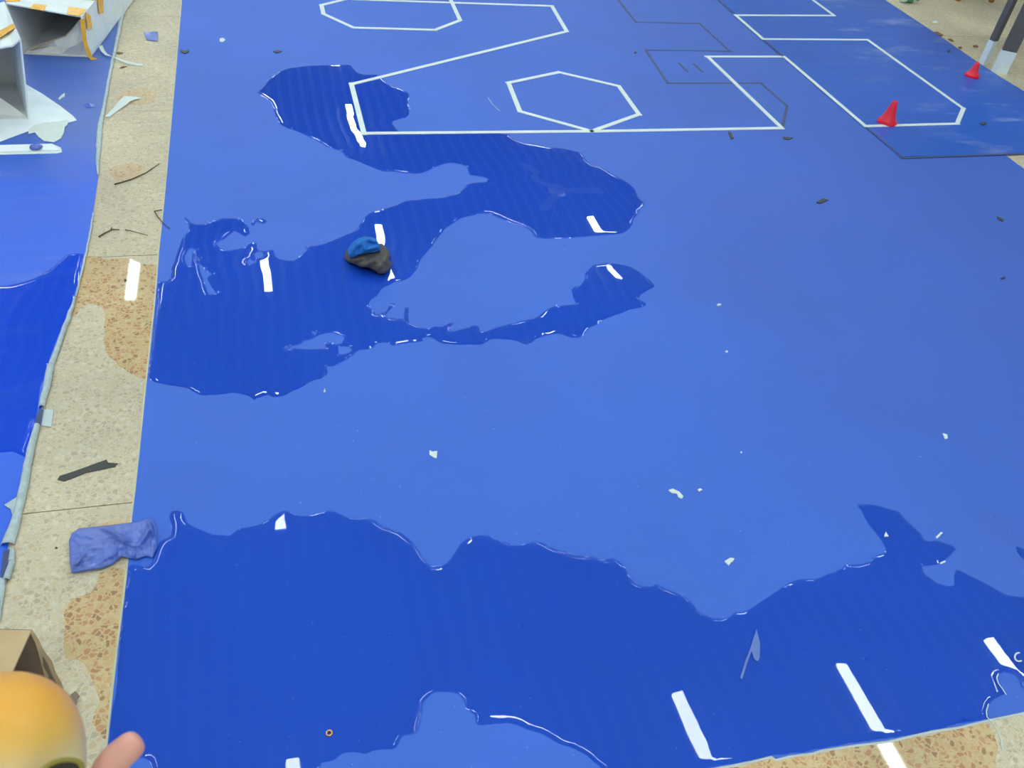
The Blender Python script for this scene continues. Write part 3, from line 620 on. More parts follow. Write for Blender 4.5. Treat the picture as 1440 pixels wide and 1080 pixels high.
# carton in front, left edge
bR = G(42, 167, ZB); bL = G(-75, 168, ZB)
tR = RY(30, 56, bR.y); tL = RY(-90, 90, bL.y)
kR = RY(7, 4, bR.y + 0.42); dB = kR - tR
cb = empty('carton', (bR + bL) / 2, 'white carton standing open at the left edge with one yellow tape stripe', 'box')
t1, t2 = RY(18, 66, bR.y - 0.004), RY(0, 69, bR.y - 0.004)
quad_panel('top_panel', [tL, t2, t1, tR, tR + dB, tL + dB], 0.005, CW, cb)
wB = Vector((dB.x, dB.y, 0))
quad_panel('side_panel', [bR, bR + wB, tR + dB, tR], -0.005, CW, cb)
quad_panel('side_panel', [bL, bL + wB, tL + dB, tL], 0.005, CG, cb)
quad_panel('bottom_panel', [bL, bR, bR + wB, bL + wB], 0.004, CG, cb)
quad_panel('back_panel', [bL + wB * 0.7, bR + wB * 0.7, tR + dB * 0.7, tL + dB * 0.7], 0.004, CG, cb)
pA, pB, pC = RY(-4, 134, bR.y + 0.07), RY(22, 152, bR.y + 0.03), RY(40, 166, bR.y + 0.004)
quad_panel('inner_flap', [bL + Vector((0, 0.08, 0.002)), pC, pB, pA, RY(-60, 110, bR.y + 0.1)], 0.003, CG, cb)['label'] = 'folded inner flap'
nB = (tL - tR).cross(dB)
def on_plane(x, y, p0, n):
    r = ray(x, y); return EYE + r * ((p0 - EYE).dot(n) / r.dot(n))
nu = nB.normalized(); nu = nu if nu.z > 0 else -nu
o = quad_panel('packing_tape', [on_plane(x, y, tR, nB) + nu * 0.006 for x, y in [(-8, 50), (20, 35), (23, 41), (-6, 60)]], 0.0006, M['yellow_tape'], cb); o['label'] = 'stripe of yellow packing tape'
o = bm_obj('bottom_flap', prism_bm(px_poly([(36, 118), (60, 132), (85, 149), (103, 163), (108, 169), (97, 172), (82, 172), (60, 177), (40, 184), (0, 199), (-30, 208), (-30, 165), (38, 165)], ZB), 0.0034, 0.0042), CW, cb); o['label'] = 'white bottom flap spread on the mat'

def sheet(name, px, z0, z1, m, label, cat, group=None):
    o = bm_obj(name, prism_bm(px_poly(px, z1), z0, z1), m); tag(o, label, cat, group); return o
sheet('torn_label', [(50, 175), (62, 172), (80, 171), (94, 168), (97, 171), (94, 176), (91, 178), (90, 186), (86, 194), (76, 200), (62, 198), (54, 192), (49, 186), (40, 188), (40, 182)], 0.0047, 0.0056, M['paper'], 'torn white paper label lying on the carton flap tip', 'paper')
# white angle strip under the cartons
sb = empty('edge_strip', G(20, 211, ZT), 'long white angled cardboard strip lying below the cartons at the left edge', 'strip')
for nm, Lp, Rp, za, zb in (('face', [(-60, 206), (73, 202.5), (86, 208)], [(-60, 216), (82, 211.5), (87, 211.5)], 0.012, 0.004), ):
    L = [G(x, y, za) for x, y in Lp]; R = [G(x, y, zb) for x, y in Rp]
    bm_obj(nm, ribbon_bm(L, R, 0.0015, 0), CW, sb)
L = [G(-60, 216.5, 0.0045), G(82, 212, 0.0045), G(87, 211.7, 0.0045)]; R = [G(-60, 219, 0.0036), G(80, 216, 0.0036), G(87, 214.5, 0.0036)]
bm_obj('lip', ribbon_bm(L, R, 0.0012, 0), M['paper'], sb)

# ------------------------------------------------------------------ crumpled lumps and rags
def lump(name, c, size, rot, m, parent, seed, amp=0.35, freq=2.2, zc=0.0, sub=4, sharp=True):
    bm = bmesh.new(); bmesh.ops.create_icosphere(bm, subdivisions=sub, radius=1.0)
    sd = Vector((seed, seed * 1.7, -seed))
    for v in bm.verts:
        d = v.co.normalized()
        a = 1 - 2 * abs(noise.noise(d * freq + sd)); b2 = 1 - 2 * abs(noise.noise(d * freq * 2.3 + sd * 2))
        r = 1 + amp * (0.65 * a + 0.35 * b2 - 0.4)
        v.co = Vector((d.x * r * size[0], d.y * r * size[1], max(d.z * r, -0.12) * size[2]))
    bmesh.ops.rotate(bm, verts=bm.verts, cent=(0, 0, 0), matrix=Matrix.Rotation(rot, 3, 'Z'))
    zmin = min(v.co.z for v in bm.verts)
    bmesh.ops.translate(bm, verts=bm.verts, vec=Vector((c.x, c.y, zc - zmin)))
    return bm_obj(name, bm, m, parent, smooth=True)
def poly_at(e, t):
    t = t * (len(e) - 1); i = min(int(t), len(e) - 2); f = t - i
    return Vector((e[i][0] * (1 - f) + e[i + 1][0] * f, e[i][1] * (1 - f) + e[i + 1][1] * f))
def cloth(name, top_e, bot_e, zmin, dome, folds, m, label, cat, parent=None, nu=44, nv=30, rough=0.004, freq=28, thick=0.0014, power=0.5):
    """crumpled sheet between two outlines: domed, ridged by folds (start, end, width, height)"""
    bm = bmesh.new(); g = []
    for s in (0, 1):
        gg = []
        for j in range(nv + 1):
            row = []
            for i in range(nu + 1):
                u, v = i / nu, j / nv
                p = poly_at(top_e, u).lerp(poly_at(bot_e, u), v)
                f = 0
                for (ax, ay, bx, by, w_, h_) in folds:
                    d = Vector((bx - ax, by - ay)); t = max(0, min(1, (p - Vector((ax, ay))).dot(d) / d.length_squared))
                    dist = (p - Vector((ax, ay)) - d * t).length
                    f += h_ * max(0, 1 - dist / w_) * (0.45 + 0.55 * math.sin(math.pi * t))
                ed = min(1, 4 * u * (1 - u)) * min(1, 4 * v * (1 - v))
                q3 = Vector((p.x * 0.1, p.y * 0.1, 0))
                z = zmin + (dome * ed ** power + f * min(1, ed * 3) + rough * (noise.noise(q3 * freq / 10) + 0.5) * min(1, ed * 4))
                q = G(p.x, p.y, z)
                row.append(bm.verts.new((q.x, q.y, z - thick * (1 - s) * (1 if ed > 0 else 0.5))))
            gg.append(row)
        g.append(gg)
    for s in (0, 1):
        for j in range(nv):
            for i in range(nu): bm.faces.new((g[s][j][i], g[s][j][i + 1], g[s][j + 1][i + 1], g[s][j + 1][i]))
    for j in range(nv):
        for i in (0, nu): bm.faces.new((g[0][j][i], g[0][j + 1][i], g[1][j + 1][i], g[1][j][i]))
    for i in range(nu):
        for j in (0, nv): bm.faces.new((g[0][j][i], g[0][j][i + 1], g[1][j][i + 1], g[1][j][i]))
    o = bm_obj(name, bm, m, parent, smooth=True)
    if label: tag(o, label, cat)
    return o
rag = cloth('rag', [(484, 360), (487, 352), (497, 344), (512, 342), (526, 344), (537, 342), (545, 350), (549, 358), (546, 366), (551, 369)],
    [(485, 364), (491, 369), (501, 372), (507, 376), (517, 376), (526, 380), (533, 385), (541, 385), (546, 381), (551, 372)], ZT + 0.002, 0.030,
    [(490, 367, 512, 363, 5, .014), (510, 374, 530, 364, 6, .018), (528, 382, 541, 360, 6, .018), (540, 374, 546, 352, 5, .018), (505, 370, 520, 376, 4, .010)], M['rag_grey'],
    'crumpled dark grey rag lying in the winding puddle under the blue one', 'rag', rough=0.005, freq=14)
rag2 = cloth('rag', [(489, 355), (490, 348), (496, 341), (503, 335), (512, 332.5), (522, 333), (529, 336), (533, 343), (535, 350)],
    [(489, 359), (493, 362.5), (499, 361), (505, 358.5), (512, 357), (520, 356), (527, 355), (533, 353), (536, 352)], ZT + 0.036, 0.020,
    [(491, 360, 500, 345, 5, .016), (500, 345, 512, 338, 6, .016), (512, 338, 513, 354, 4, .020), (516, 336, 531, 340, 4, .018), (516, 351, 533, 346, 4, .018), (495, 343, 506, 335, 3, .012)], M['rag_blue'],
    'crumpled bright blue rag lying on top of the dark grey rag', 'rag', rough=0.004, freq=14)
tag(lump('mat_crumb', G(51, 208, 0.01), (0.018, 0.013, 0.012), 0.2, M['scrap_blue'], None, 2.2, 0.5, 2.0, 0.0095, 3), 'dark blue crumb lying on the white angled strip', 'scrap')

# crumpled blue offcut lying half on the terrazzo, half in the front puddle
cloth('vinyl_offcut', [(97, 760), (101, 750), (111, 743), (140, 740), (165, 737), (182, 735), (198, 732), (207, 728), (214, 728), (219, 736), (222, 752)],
    [(98, 792), (101, 806), (118, 803), (145, 799), (158, 794), (171, 783), (180, 785), (192, 787), (205, 782), (214, 785), (221, 770)], 0.0056, 0.007,
    [(108, 793, 126, 767, 4, .016), (116, 796, 132, 765, 3.5, .012), (126, 786, 134, 770, 3, .006), (146, 742, 192, 767, 4, .016), (158, 754, 186, 768, 3, .010), (194, 770, 211, 742, 6, .018), (208, 731, 216, 752, 4, .014), (162, 785, 163, 771, 4, .010), (140, 790, 168, 775, 4, .008), (100, 800, 112, 788, 5, .010), (187, 786, 190, 778, 3, .010)], M['scrap_blue'],
    'crumpled blue vinyl offcut lying across the terrazzo strip and the mat edge', 'scrap', nu=70, nv=44, rough=0.004, freq=18, thick=0.0012, power=0.35)

# ------------------------------------------------------------------ cones
def cone(px, py, h, rb, lab, yaw):
    c = G(px, py, Z2)
    e = empty('traffic_cone', (c.x, c.y, Z2), lab, 'cone')
    prof = [(rb * 1.0, 0.006), (rb * 0.97, 0.012), (rb * 0.80, 0.2 * h), (rb * 0.58, 0.5 * h), (rb * 0.36, 0.85 * h), (rb * 0.31, 0.97 * h), (rb * 0.26, h), (rb * 0.17, h), (rb * 0.15, 0.9 * h)]
    bm = lathe_bm(prof, 28); bmesh.ops.translate(bm, verts=bm.verts, vec=(c.x, c.y, Z2)); bm_obj('cone_body', bm, M['red'], e, smooth=True)
    # lobed foot ring with feet
    bm = bmesh.new(); n = 40; pts = []
    for k in range(n):
        a = 2 * math.pi * k / n; r = rb * (1.12 + 0.07 * math.cos(4 * a + yaw)); pts.append((c.x + r * math.cos(a), c.y + r * math.sin(a)))
    bm_obj('foot_ring', prism_bm(pts, Z2 + 0.0004, Z2 + 0.0075), M['red'], e)
cone(1247, 172, 0.100, 0.040, 'red plastic cone on the white tape corner, the nearer of the two', 0.6)
cone(1366.5, 107, 0.072, 0.034, 'small red plastic cone at the mat edge in front of the slim post', 0.2)

# ------------------------------------------------------------------ table with white-footed legs, upper right
A = G(1381, 90, 0); Bp = G(1402, 102, 0)
tb = empty('table', (A.x, A.y, 0), 'dark grey table standing at the mat edge, its legs painted white at the foot', 'table')
zb_ = 0.0
def leg(x, y, wx, wy, hw, ht, z0, rot):
    def rect(s): return [Matrix.Rotation(rot, 2) @ Vector(v) for v in ((-wx * s, -wy * s), (wx * s, -wy * s), (wx * s, wy * s), (-wx * s, wy * s))]
    bm = prism_bm([(x + v.x, y + v.y) for v in rect(1)], hw, ht); L = bm_obj('leg', bm, M['dark_metal'], tb)
    bm = prism_bm([(x + v.x, y + v.y) for v in rect(1.07)], z0, hw); s_ = bm_obj('white_foot', bm, M['white_tape'], L); s_['label'] = 'white painted foot of the leg'
leg(A.x + 0.003, A.y, 0.016, 0.016, 0.128, 0.70, 0.0, 0.2)
leg(Bp.x + 0.010, Bp.y, 0.036, 0.014, 0.117, 0.70, 0.0, -0.55)
leg(A.x + 0.95, A.y + 0.1, 0.016, 0.016, 0.128, 0.70, 0.0, 0.2)
leg(Bp.x + 0.95, Bp.y + 0.62, 0.036, 0.014, 0.117, 0.70, 0.0, -0.55)
bm_obj('table_top', box_bm(A.x - 0.03, A.x + 1.02, A.y - 0.18, A.y + 0.58, 0.7005, 0.725), M['dark_metal'], tb)

# small things along the upper right edge
c = G(1350, 3, 0)
e = empty('stool', (c.x, c.y, 0), 'brown wooden stool of which one foot shows at the top edge', 'stool')
for dx, dy in ((0, 0.03), (0.26, 0.03), (0, 0.29), (0.26, 0.29)):
    bm = lathe_bm([(0.018, 0), (0.018, 0.006), (0.024, 0.3), (0.024, 0.42)], 14); bmesh.ops.translate(bm, verts=bm.verts, vec=(c.x + dx, c.y + dy, 0)); bm_obj('leg', bm, M['brown_wood'], e, smooth=True)
bm_obj('seat', box_bm(c.x - 0.04, c.x + 0.30, c.y - 0.01, c.y + 0.33, 0.4205, 0.445), M['brown_wood'], e)
c = G(1274, 3.5, 0)
bt = empty('plastic_bottle', (c.x, c.y, 0), 'small green and white plastic bottle lying on the floor past the mat edge', 'bottle')
rot = Matrix.Rotation(math.pi / 2, 4, 'Y'); T = Matrix.Translation((c.x - 0.05, c.y, 0.026))
bm_obj('body', lathe_bm([(0.006, 0), (0.022, 0.003), (0.025, 0.02), (0.025, 0.085), (0.012, 0.11), (0.012, 0.118)], 20, mat=T @ rot), M['paper'], bt, smooth=True)
bm_obj('label_band', lathe_bm([(0.0255, 0.035), (0.0256, 0.036), (0.0256, 0.08), (0.0255, 0.081)], 20, mat=T @ rot), M['green'], bt, smooth=True)
bm_obj('cap', lathe_bm([(0.0135, 0.1185), (0.0135, 0.132), (0.012, 0.134)], 16, mat=T @ rot), M['green'], bt, smooth=True)
for k, (px_, lab) in enumerate([([(1313, 45), (1318, 44), (1327, 49), (1324, 51)], 'curled dry leaf beside the mat edge, farthest along it'), ([(1347, 66), (1352, 65), (1353, 68), (1349, 68)], 'dry leaf bit beside the mat edge, between two others'), ([(1333, 55), (1337, 54), (1342, 58), (1338, 58)], 'dry leaf scrap next to the mat edge, midway'), ([(1368, 64), (1374, 63), (1376, 66), (1370, 66)], 'dark dry leaf on the floor left of the slim post'), ([(1311, 30), (1317, 29), (1318, 32), (1312, 32)], 'pale crumb on the floor past the mat edge')]):
    sheet('dry_leaf', px_, 0.0004, 0.003, M['paper'] if k == 4 else M['leaf'], lab, 'scrap' if k == 4 else 'leaf')

# ------------------------------------------------------------------ brown carton, lower left
HB = 0.2065
foot = G(85, 977, 0.0006); P1 = Vector((foot.x, foot.y, HB)); P2 = G(16, 951, HB)
back = G(-140, 884, HB) - P1
cbx = empty('carton', ((P1.x + P2.x) / 2, (P1.y + P2.y) / 2, 0), 'brown cardboard carton standing on the terrazzo at the lower left, torn open', 'box')
def dn(v): return Vector((v.x, v.y, 0.0008))
KR = M['kraft']
o = quad_panel('top_panel', [P2, P1, P1 + back, P2 + back], 0.004, KR, cbx)
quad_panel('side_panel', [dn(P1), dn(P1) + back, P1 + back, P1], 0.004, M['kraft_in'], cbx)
quad_panel('side_panel', [dn(P2), dn(P2) + back, P2 + back, P2], -0.004, KR, cbx)
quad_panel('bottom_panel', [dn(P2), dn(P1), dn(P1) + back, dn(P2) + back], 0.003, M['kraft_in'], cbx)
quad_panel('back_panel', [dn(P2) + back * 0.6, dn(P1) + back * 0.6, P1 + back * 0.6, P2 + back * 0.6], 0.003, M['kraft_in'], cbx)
# narrow torn flap standing at the open corner, its torn tail on the floor
seq = [(45, 886, HB), (49, 891, HB * 0.97), (56, 902, HB * 0.86), (59, 910, HB * .78), (66, 921, HB * .62), (74, 931, HB * .48), (79, 947, HB * .32), (87, 961, HB * .15), (91, 975, 0.004)]
inner = [(43, 888, HB), (44, 893, HB * .97), (50, 905, HB * .86), (53, 914, HB * .78), (56, 926, HB * .62), (59, 937, HB * .48), (63, 952, HB * .32), (67, 964, HB * .15), (73, 978, 0.004)]
bm = ribbon_bm([G(x, y, z) for x, y, z in inner], [G(x, y, z) for x, y, z in seq], 0.003, 0.0)
o = bm_obj('torn_flap', bm, KR, cbx)
tail = [(66, 968), (80, 981), (92, 983), (100, 976), (106, 971), (111, 977), (108, 981), (107, 989), (100, 993), (106, 1003), (106, 1010), (109, 1016), (103, 1018), (99, 1022), (88, 1006), (72, 990)]
o = bm_obj('torn_tail', prism_bm(px_poly(tail, 0.012), lambda x, y: 0.0065 + 0.004 * noise.noise(Vector((x * 40, y * 40, 0))), lambda x, y: 0.0105 + 0.004 * noise.noise(Vector((x * 40, y * 40, 0)))), M['kraft_in'], cbx); o['label'] = 'ragged torn cardboard tail'

# ------------------------------------------------------------------ scraps, strips, twigs
ZM = ZT + 0.0003; ZP = ZT + 0.0020
paper = [
 ([(604,633),(608,635),(615,634),(614,644),(610,643),(604,639)], 'white paper scrap alone on the dry mat left of centre'),
 ([(940,689),(946,687),(955,691),(961,697.5),(959,701),(954,699),(952,694),(945,693)], 'bent white paper scrap on the dry mat, the largest of the pale scraps'),
 ([(981,688),(985,686.5),(988,688.5),(983,691)], 'tiny white scrap just right of the bent paper scrap'),
 ([(1019,789),(1027,784),(1033,785),(1031,789),(1028.5,790),(1025,795)], 'notched white paper scrap on the dry mat above the front puddle'),
 ([(1326,609),(1332,611),(1333,616),(1329,617)], 'small white scrap on the dry mat near the right edge'),
 ([(1316,755),(1323,748),(1326,749),(1318,757)], 'white stick-like paper scrap at the shore of the front puddle'),
 ([(1322,791),(1329,788),(1330,790),(1323,793)], 'white sliver on the shore below the stick-like scrap'),
 ([(455,551),(456.5,545.5),(458,551)], 'tiny white triangle of paper below the winding puddle'),
 ([(1008,428),(1012,426.5),(1015,428),(1010,430)], 'tiny white scrap right of the puddle arm tip'),
 ([(1020,493.5),(1023,492.5),(1024,495),(1021,495.5)], 'tiny white speck of paper in the middle of the dry mat'),
 ([(1042,634),(1044,636),(1043,637),(1041,636)], 'tiny pale crumb on the dry mat right of centre'),
 ([(309,54),(314,53),(317,56),(313,59),(309,58)], 'small white crumb near the top left of the mat'),
]
for px_, lab in paper: sheet('paper_scrap', px_, ZM, ZM + 0.0025, M['paper'], lab, 'scrap')
sheet('paper_scrap', [(1244,752),(1246,747.5),(1248,751.5),(1250,754),(1244,754.5)], ZP, ZP + 0.002, M['paper'], 'white paper scrap afloat in the narrow arm of the front puddle', 'scrap')
sheet('plastic_scrap', [(1064,884),(1066.5,895),(1069,905),(1068.5,925),(1065,930),(1060,926),(1057,915),(1050,935),(1043.5,955),(1041,953),(1048,930),(1055,912),(1060,896)], ZP - 0.0002, ZP + 0.0006, M['film_blue'], 'pale blue plastic sliver afloat in the front puddle', 'scrap')
bm = bmesh.new(); c = G(463, 1031, ZP)
bm = tube_bm([c + Vector((0.005 * math.cos(a), 0.005 * math.sin(a), 0.001)) for a in [i * 2 * math.pi / 14 for i in range(15)]], 0.0013, 6)
tag(bm_obj('ring_scrap', bm, M['yellow_tape'], smooth=True), 'tiny yellow ring afloat in the front puddle', 'scrap')
bm = tube_bm([G(1433 + 6 * math.cos(a), 924 + 6 * math.sin(a), ZP + 0.003) for a in [1.0 + i * 0.32 for i in range(13)]], 0.0018, 6)  # lamp glint on a ripple, added as a white tube
tag(bm_obj('white_curl', bm, M['paper'], smooth=True), 'white C-shaped lamp glint modelled on the puddle at the right edge', 'scrap')
for k, (px_, lab) in enumerate([
 ([(1148,284),(1158,278.5),(1165,281),(1153,286)], 'black rectangular offcut on the dry mat, right of the winding puddle'),
 ([(1024,185),(1028,186),(1032,194),(1028,195)], 'black sliver just below the long white tape line'),
 ([(1101,192),(1115,193.5),(1110,196),(1102,195)], 'flat dark scrap below the right end of the long tape line'),
 ([(1402,304),(1412,308),(1411,311),(1404,308)], 'dark crumb near the right edge below the shiny sheet'),
 ([(1407,391),(1413,388.5),(1414,390),(1410,392)], 'small black crumb at the right edge, lower than the other'),
 ([(253,69),(259,71),(266,69.5),(266,72),(260,75),(254,72.5)], 'dark curled bit by the left edge of the large mat'),
 ([(384,72),(392,70),(396,72),(389,74)], 'dark smudge-like scrap above the winding puddle'),
 ([(892,72.5),(895,71.5),(895,74),(892,74)], 'tiny black crumb left of the black tape outline')]):
    sheet('black_scrap', px_, ZM, ZM + 0.003, M['black_bit'], lab, 'scrap')
for px_, lab in [([(1378,173),(1384,171),(1388,173),(1383,176)], 'dark crumb on the shiny sheet right of the nearer cone'), ([(1332,71),(1335,69.5),(1337,72),(1334,73.5)], 'black crumb on the shiny sheet near its right edge')]:
    sheet('black_scrap', px_, Z2 + 0.0002, Z2 + 0.003, M['black_bit'], lab, 'scrap')
sheet('tape_offcut', [(81,674),(84,669),(100,664),(125,655),(150,646),(152,650.5),(166,651.5),(163,654),(162.5,656),(121,664.5),(105,671),(90,676.5)], 0.0007, 0.0022, M['black_bit'], 'long black tape offcut on the terrazzo strip', 'tape')
st = empty('silver_tape', G(62, 588, 0), 'piece of silver tape stuck across the grey border of the left mat', 'tape')
bm_obj('silver_end', prism_bm(px_poly([(61, 575.5), (75.4, 576), (72, 600), (57.5, 598)], 0.003), 0.0008, 0.003), M['silver'], st)
o = bm_obj('dull_end', prism_bm(px_poly([(54, 576.5), (61, 575.5), (57.5, 598), (48.5, 597)], 0.006), 0.0052, 0.006), M['black_tape'], st); o['label'] = 'dull blue-grey end of the tape'
for px_, lab in [([(1404, 947.5), (1401.5, 953), (1404, 961), (1410, 969), (1415, 977)], 'white thread along the dry tongue at the lower right'), ([(1390, 990), (1387, 1000), (1388, 1008), (1394, 1015), (1402, 1026), (1408, 1040), (1410, 1056)], 'thin white curve hanging over the front mat edge onto the terrazzo'), ([(686, 137), (692, 146), (698, 152), (703, 156)], 'short curved white thread left of the taped hexagon')]:
    pts_ = [G(x, y, ZT + 0.0022) for x, y in px_]
    if 'hanging' in lab:
        for k_ in range(4, 7): pts_[k_] = G(px_[k_][0], px_[k_][1], 0.0015)  # thin white curve lowered onto the terrazzo here
    tag(bm_obj('thread', tube_bm(pts_, 0.0011, 6), M['paper'], smooth=True), lab, 'thread')
# curled white papers on the terrazzo
def curl(name, L, R, m, lab, cat, t=0.0008):
    o = bm_obj(name, ribbon_bm([G(*p) for p in L], [G(*p) for p in R], t, 0.0), m, None); tag(o, lab, cat); return o
curl('white_curl', [(148,164,.004), (160,151,.01), (168,141,.018), (174,135.5,.02), (185,135.5,.012), (197,137.5,.003)], [(153.5,165,.001), (165,156,.003), (175,149,.006), (184,142,.008), (192,139.5,.006), (199,138.5,.0015)], M['paper'], 'curled white paper wedge on the terrazzo strip', 'paper')
curl('paper_strip', [(138.5,65,.018), (142,72,.014), (148,77.5,.013), (162,80.5,.013), (178,85.5,.012), (192,89,.010), (202,90.5,.004)], [(144,64,.018), (147,71,.014), (151,76,.013), (164,83,.012), (179,89.5,.006), (192,92.5,.004), (200,92.7,.001)], M['paper'], 'long white paper strip lying across the mat border near the cartons', 'paper')
curl('vinyl_flake', [(202,45.5,.004), (211,45,.009), (222,44.5,.013)], [(206,56.5,.001), (214,57,.003), (222,58,.002)], M['scrap_blue'], 'small bent blue vinyl flake on the terrazzo strip', 'scrap')
curl('vinyl_flake', [(117,147,.012), (125,145,.014), (134,147.5,.008)], [(121,151.5,.0045), (128,151.5,.0045), (134.5,150,.0045)], M['scrap_blue'], 'curled blue flake on the left mat beside its border', 'scrap')
sheet('paper_scrap', [(82,138),(87,133),(91,130.5),(91,135),(87,137),(84,140)], ZM, ZM + 0.003, M['paper'], 'small white paper scrap on the left mat below the back carton', 'scrap')
sheet('dry_leaf', [(161,74),(167,72.5),(173,74),(167,76)], 0.0003, 0.003, M['leaf'], 'small dark leaf on the terrazzo above the white paper strip', 'leaf')
sheet('dry_leaf', [(168,95.5),(172,93),(178,92.8),(172,95.5)], 0.0003, 0.003, M['leaf'], 'small brown leaf on the terrazzo below the white paper strip', 'leaf')
def twig(px_, r, lab, m='twig', z=0.003):
    pts = [G(x, y, z) for x, y in px_]; n = len(pts)
    o = bm_obj('twig', tube_bm(pts, [r * (1 - 0.5 * i / (n - 1)) for i in range(n)], 6), M[m], smooth=True); tag(o, lab, 'twig'); return o
t_ = twig([(161,259),(172,256),(185,252),(196,247),(205,243),(214,237),(224,230)], 0.0024, 'long dark twig lying across the ring stain')
t_ = twig([(139,333),(145,329),(151,326),(158,322.5),(168,323)], 0.0028, 'short forked twig on the terrazzo strip', z=0.0035)
bm_obj('side_shoot', tube_bm([G(156,323,0.0035), G(157,320,0.006)], 0.0016, 6), M['twig'], t_)
twig([(176,323),(186,325),(197,328),(208,331)], 0.0014, 'thin twig right of the short forked twig')
t_ = twig([(217,297),(222,305),(229,313),(239,321.5)], 0.0020, 'dark twig leaning over the left edge of the large mat', z=0.0062)
bm_obj('side_shoot', tube_bm([G(217,297,0.0062), G(223,296,0.006), G(228,295,0.006)], 0.0016, 6), M['twig'], t_)
twig([(148.5,355),(149,362),(150,370),(152,372)], 0.0018, 'pale straw stalk beside the tile joint at the wet patch', 'straw')
twig([(120,836),(127,834),(131,829),(138,826.5)], 0.0010, 'pale straw on the terrazzo beside the long wet patch', 'straw')
twig([(124,739),(133,734.5),(143,728.5)], 0.0010, 'pale straw on the terrazzo behind the blue offcut', 'straw')
twig([(62,662),(68,660),(72,656)], 0.0008, 'tiny pale straw left of the black tape offcut', 'straw')
sheet('dirt_crumb', [(77,770),(79,768.5),(81,770),(79,771)], 0.0003, 0.003, M['black_bit'], 'black crumb on the terrazzo left of the blue offcut', 'scrap')
sheet('dirt_crumb', [(174,393),(177,391.5),(178,394),(175,395.5)], 0.0008, 0.003, M['black_bit'], 'black crumb in the wet patch right of the lamp reflection', 'scrap')

# ------------------------------------------------------------------ hand with a yellow case, close to the camera
CC = RD(-10, 1086, 0.56)
upv = (RD(-10, 986, 0.56) - CC).normalized(); fw = (EYE - CC).normalized(); rt = upv.cross(fw).normalized(); fw = rt.cross(upv)
MB = Matrix((rt, -fw, upv)).transposed().to_4x4(); MB.translation = CC
case = bpy.data.objects.new('plastic_case', None); COL.objects.link(case); case.location = CC
tag(case, 'rounded yellow plastic case with cream lower part held in the hand', 'case')
prof = []
for i in range(25):
    a = -math.pi / 2 + math.pi * i / 24
    e_ = 0.82
    prof.append((max(0.0008, 0.0545 * abs(math.cos(a)) ** e_), 0.061 * math.copysign(abs(math.sin(a)) ** 0.9, math.sin(a))))
me_bm = lathe_bm(prof, 40)
me = bpy.data.meshes.new('shell'); bmesh.ops.recalc_face_normals(me_bm, faces=me_bm.faces); me_bm.to_mesh(me); me_bm.free()
for p in me.polygons: p.use_smooth = True
sh = link('shell', me, M['case'], case); sh.matrix_parent_inverse = Matrix.Translation(-CC); sh.matrix_basis = MB
def surf(px, py):   # point of the shell facing the camera, roughly
    return RD(px, py, 0.513)
o_c = RD(86, 1085, 0.520)
def oval(c, ru, rv, n=24): return [c + rt * (ru * math.cos(2 * math.pi * k / n)) + upv * (rv * math.sin(2 * math.pi * k / n)) for k in range(n + 1)]
bm = bmesh.new(); vs = [bm.verts.new(p) for p in oval(o_c, 0.0105, 0.006)[:-1]]; v2 = [bm.verts.new(p - fw * 0.004) for p in oval(o_c, 0.0105, 0.006)[:-1]]
bm.faces.new(vs); bm.faces.new(v2)
for k in range(24): bm.faces.new((vs[k - 1], vs[k], v2[k], v2[k - 1]))
bm_obj('opening', bm, M['dark_olive'], case)['label'] = 'dark oval opening'
bm_obj('opening_rim', tube_bm(oval(o_c, 0.0112, 0.0068), 0.0015, 10), M['olive'], case, smooth=True)['label'] = 'olive rim of the opening'

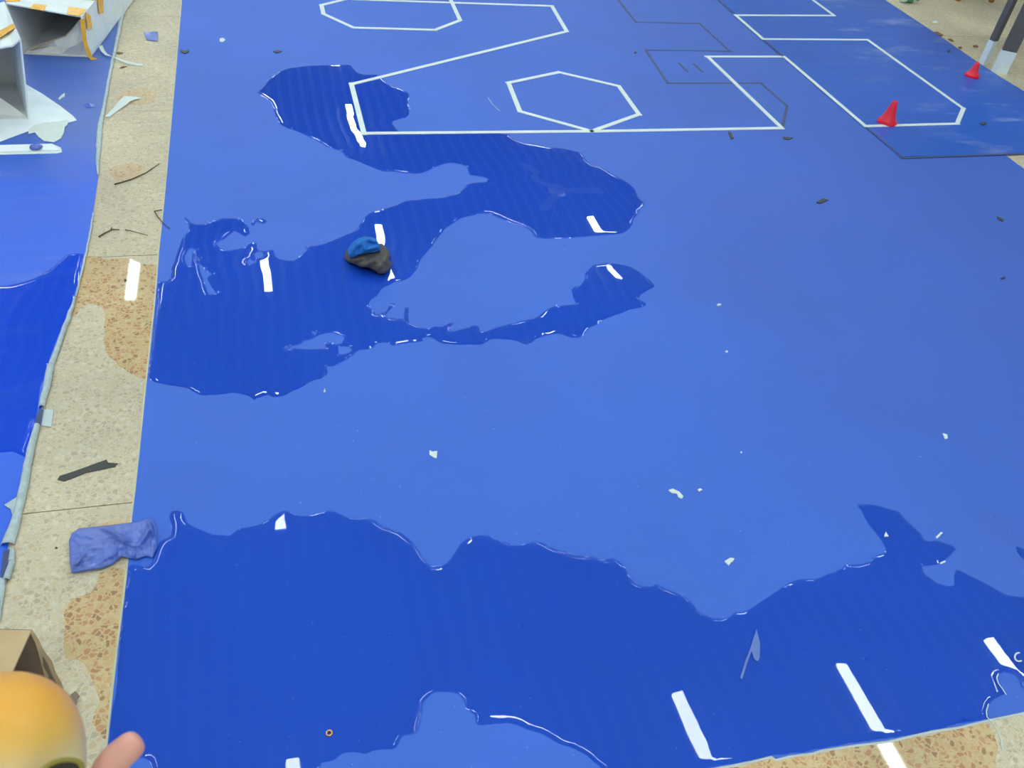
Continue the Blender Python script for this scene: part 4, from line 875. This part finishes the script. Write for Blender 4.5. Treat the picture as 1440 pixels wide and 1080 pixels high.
def skin_obj(name, verts, edges, radii, root, m, parent=None, sub=2):
    me = bpy.data.meshes.new(name); me.from_pydata([tuple(v) for v in verts], edges, []); me.update()
    o = bpy.data.objects.new(name, me); COL.objects.link(o)
    o.modifiers.new('skin', 'SKIN'); sd = o.modifiers.new('sub', 'SUBSURF'); sd.levels = sub; sd.render_levels = sub
    for i, r in enumerate(radii):
        rr = r if isinstance(r, tuple) else (r, r); me.skin_vertices[0].data[i].radius = rr
    me.skin_vertices[0].data[root].use_root = True
    dg = bpy.context.evaluated_depsgraph_get(); ev = o.evaluated_get(dg)
    m2 = bpy.data.meshes.new_from_object(ev); bpy.data.objects.remove(o)
    for p in m2.polygons: p.use_smooth = True
    o = link(name, m2, m, parent); return o
D = RD
V = [D(-20, 1760, .40), D(10, 1560, .45), D(35, 1400, .50), D(45, 1330, .525), D(40, 1265, .55),        # forearm, wrist, palm
     D(100, 1265, .555), D(128, 1160, .575), D(154, 1073, .59), D(200, 1036, .60),                    # thumb
     D(-55, 1250, .575), D(-150, 1150, .60), D(-185, 1060, .59), D(-150, 1000, .56),                        # index
     D(-60, 1285, .565), D(-175, 1200, .585), D(-200, 1110, .57), D(-160, 1045, .53),                       # middle
     D(-60, 1320, .55), D(-180, 1250, .57), D(-205, 1165, .55), D(-165, 1100, .515),                       # ring
     D(-50, 1350, .54), D(-165, 1305, .55), D(-190, 1230, .53), D(-155, 1170, .505)]                       # little
E_ = [(0, 1), (1, 2), (2, 3), (3, 4), (3, 5), (5, 6), (6, 7), (7, 8), (4, 9), (9, 10), (10, 11), (11, 12), (4, 13), (13, 14), (14, 15), (15, 16), (3, 17), (17, 18), (18, 19), (19, 20), (3, 21), (21, 22), (22, 23), (23, 24)]
Rr = [.038, .034, .026, .024, .024, .017, .0135, .0122, .0098, .013, .0095, .0085, .0075, .013, .0097, .0087, .0077, .0125, .0092, .0082, .0073, .011, .0082, .0074, .0066]
hand = skin_obj('hand', V, E_, Rr, 3, M['skin'])
tag(hand, 'hand at the lower left corner, thumb stretched out beside the yellow case', 'hand')
# thumb nail on the far side of the tip
tip, ip = V[8], V[7]; ax = (tip - ip).normalized(); nb = (Vector((0, 0, 1)) - ax * ax.z).normalized(); sd_ = ax.cross(nb)
away = -fw; away = (away - ax * away.dot(ax)).normalized(); sd_ = ax.cross(away)
L = []; R = []
for t in (0, .25, .5, .75, 1):
    c_ = tip + ax * (-0.017 + 0.012 * t) + away * (0.0096 - 0.001 * t * t); w_ = 0.0055 * math.sqrt(max(0.05, 1 - (t - .3) ** 2 * 1.6))
    L.append(c_ - sd_ * w_); R.append(c_ + sd_ * w_)
o = bm_obj('thumb_nail', ribbon_bm(L, R, 0.0006, 0.0), M['nail'], hand); o['label'] = 'thumb nail'
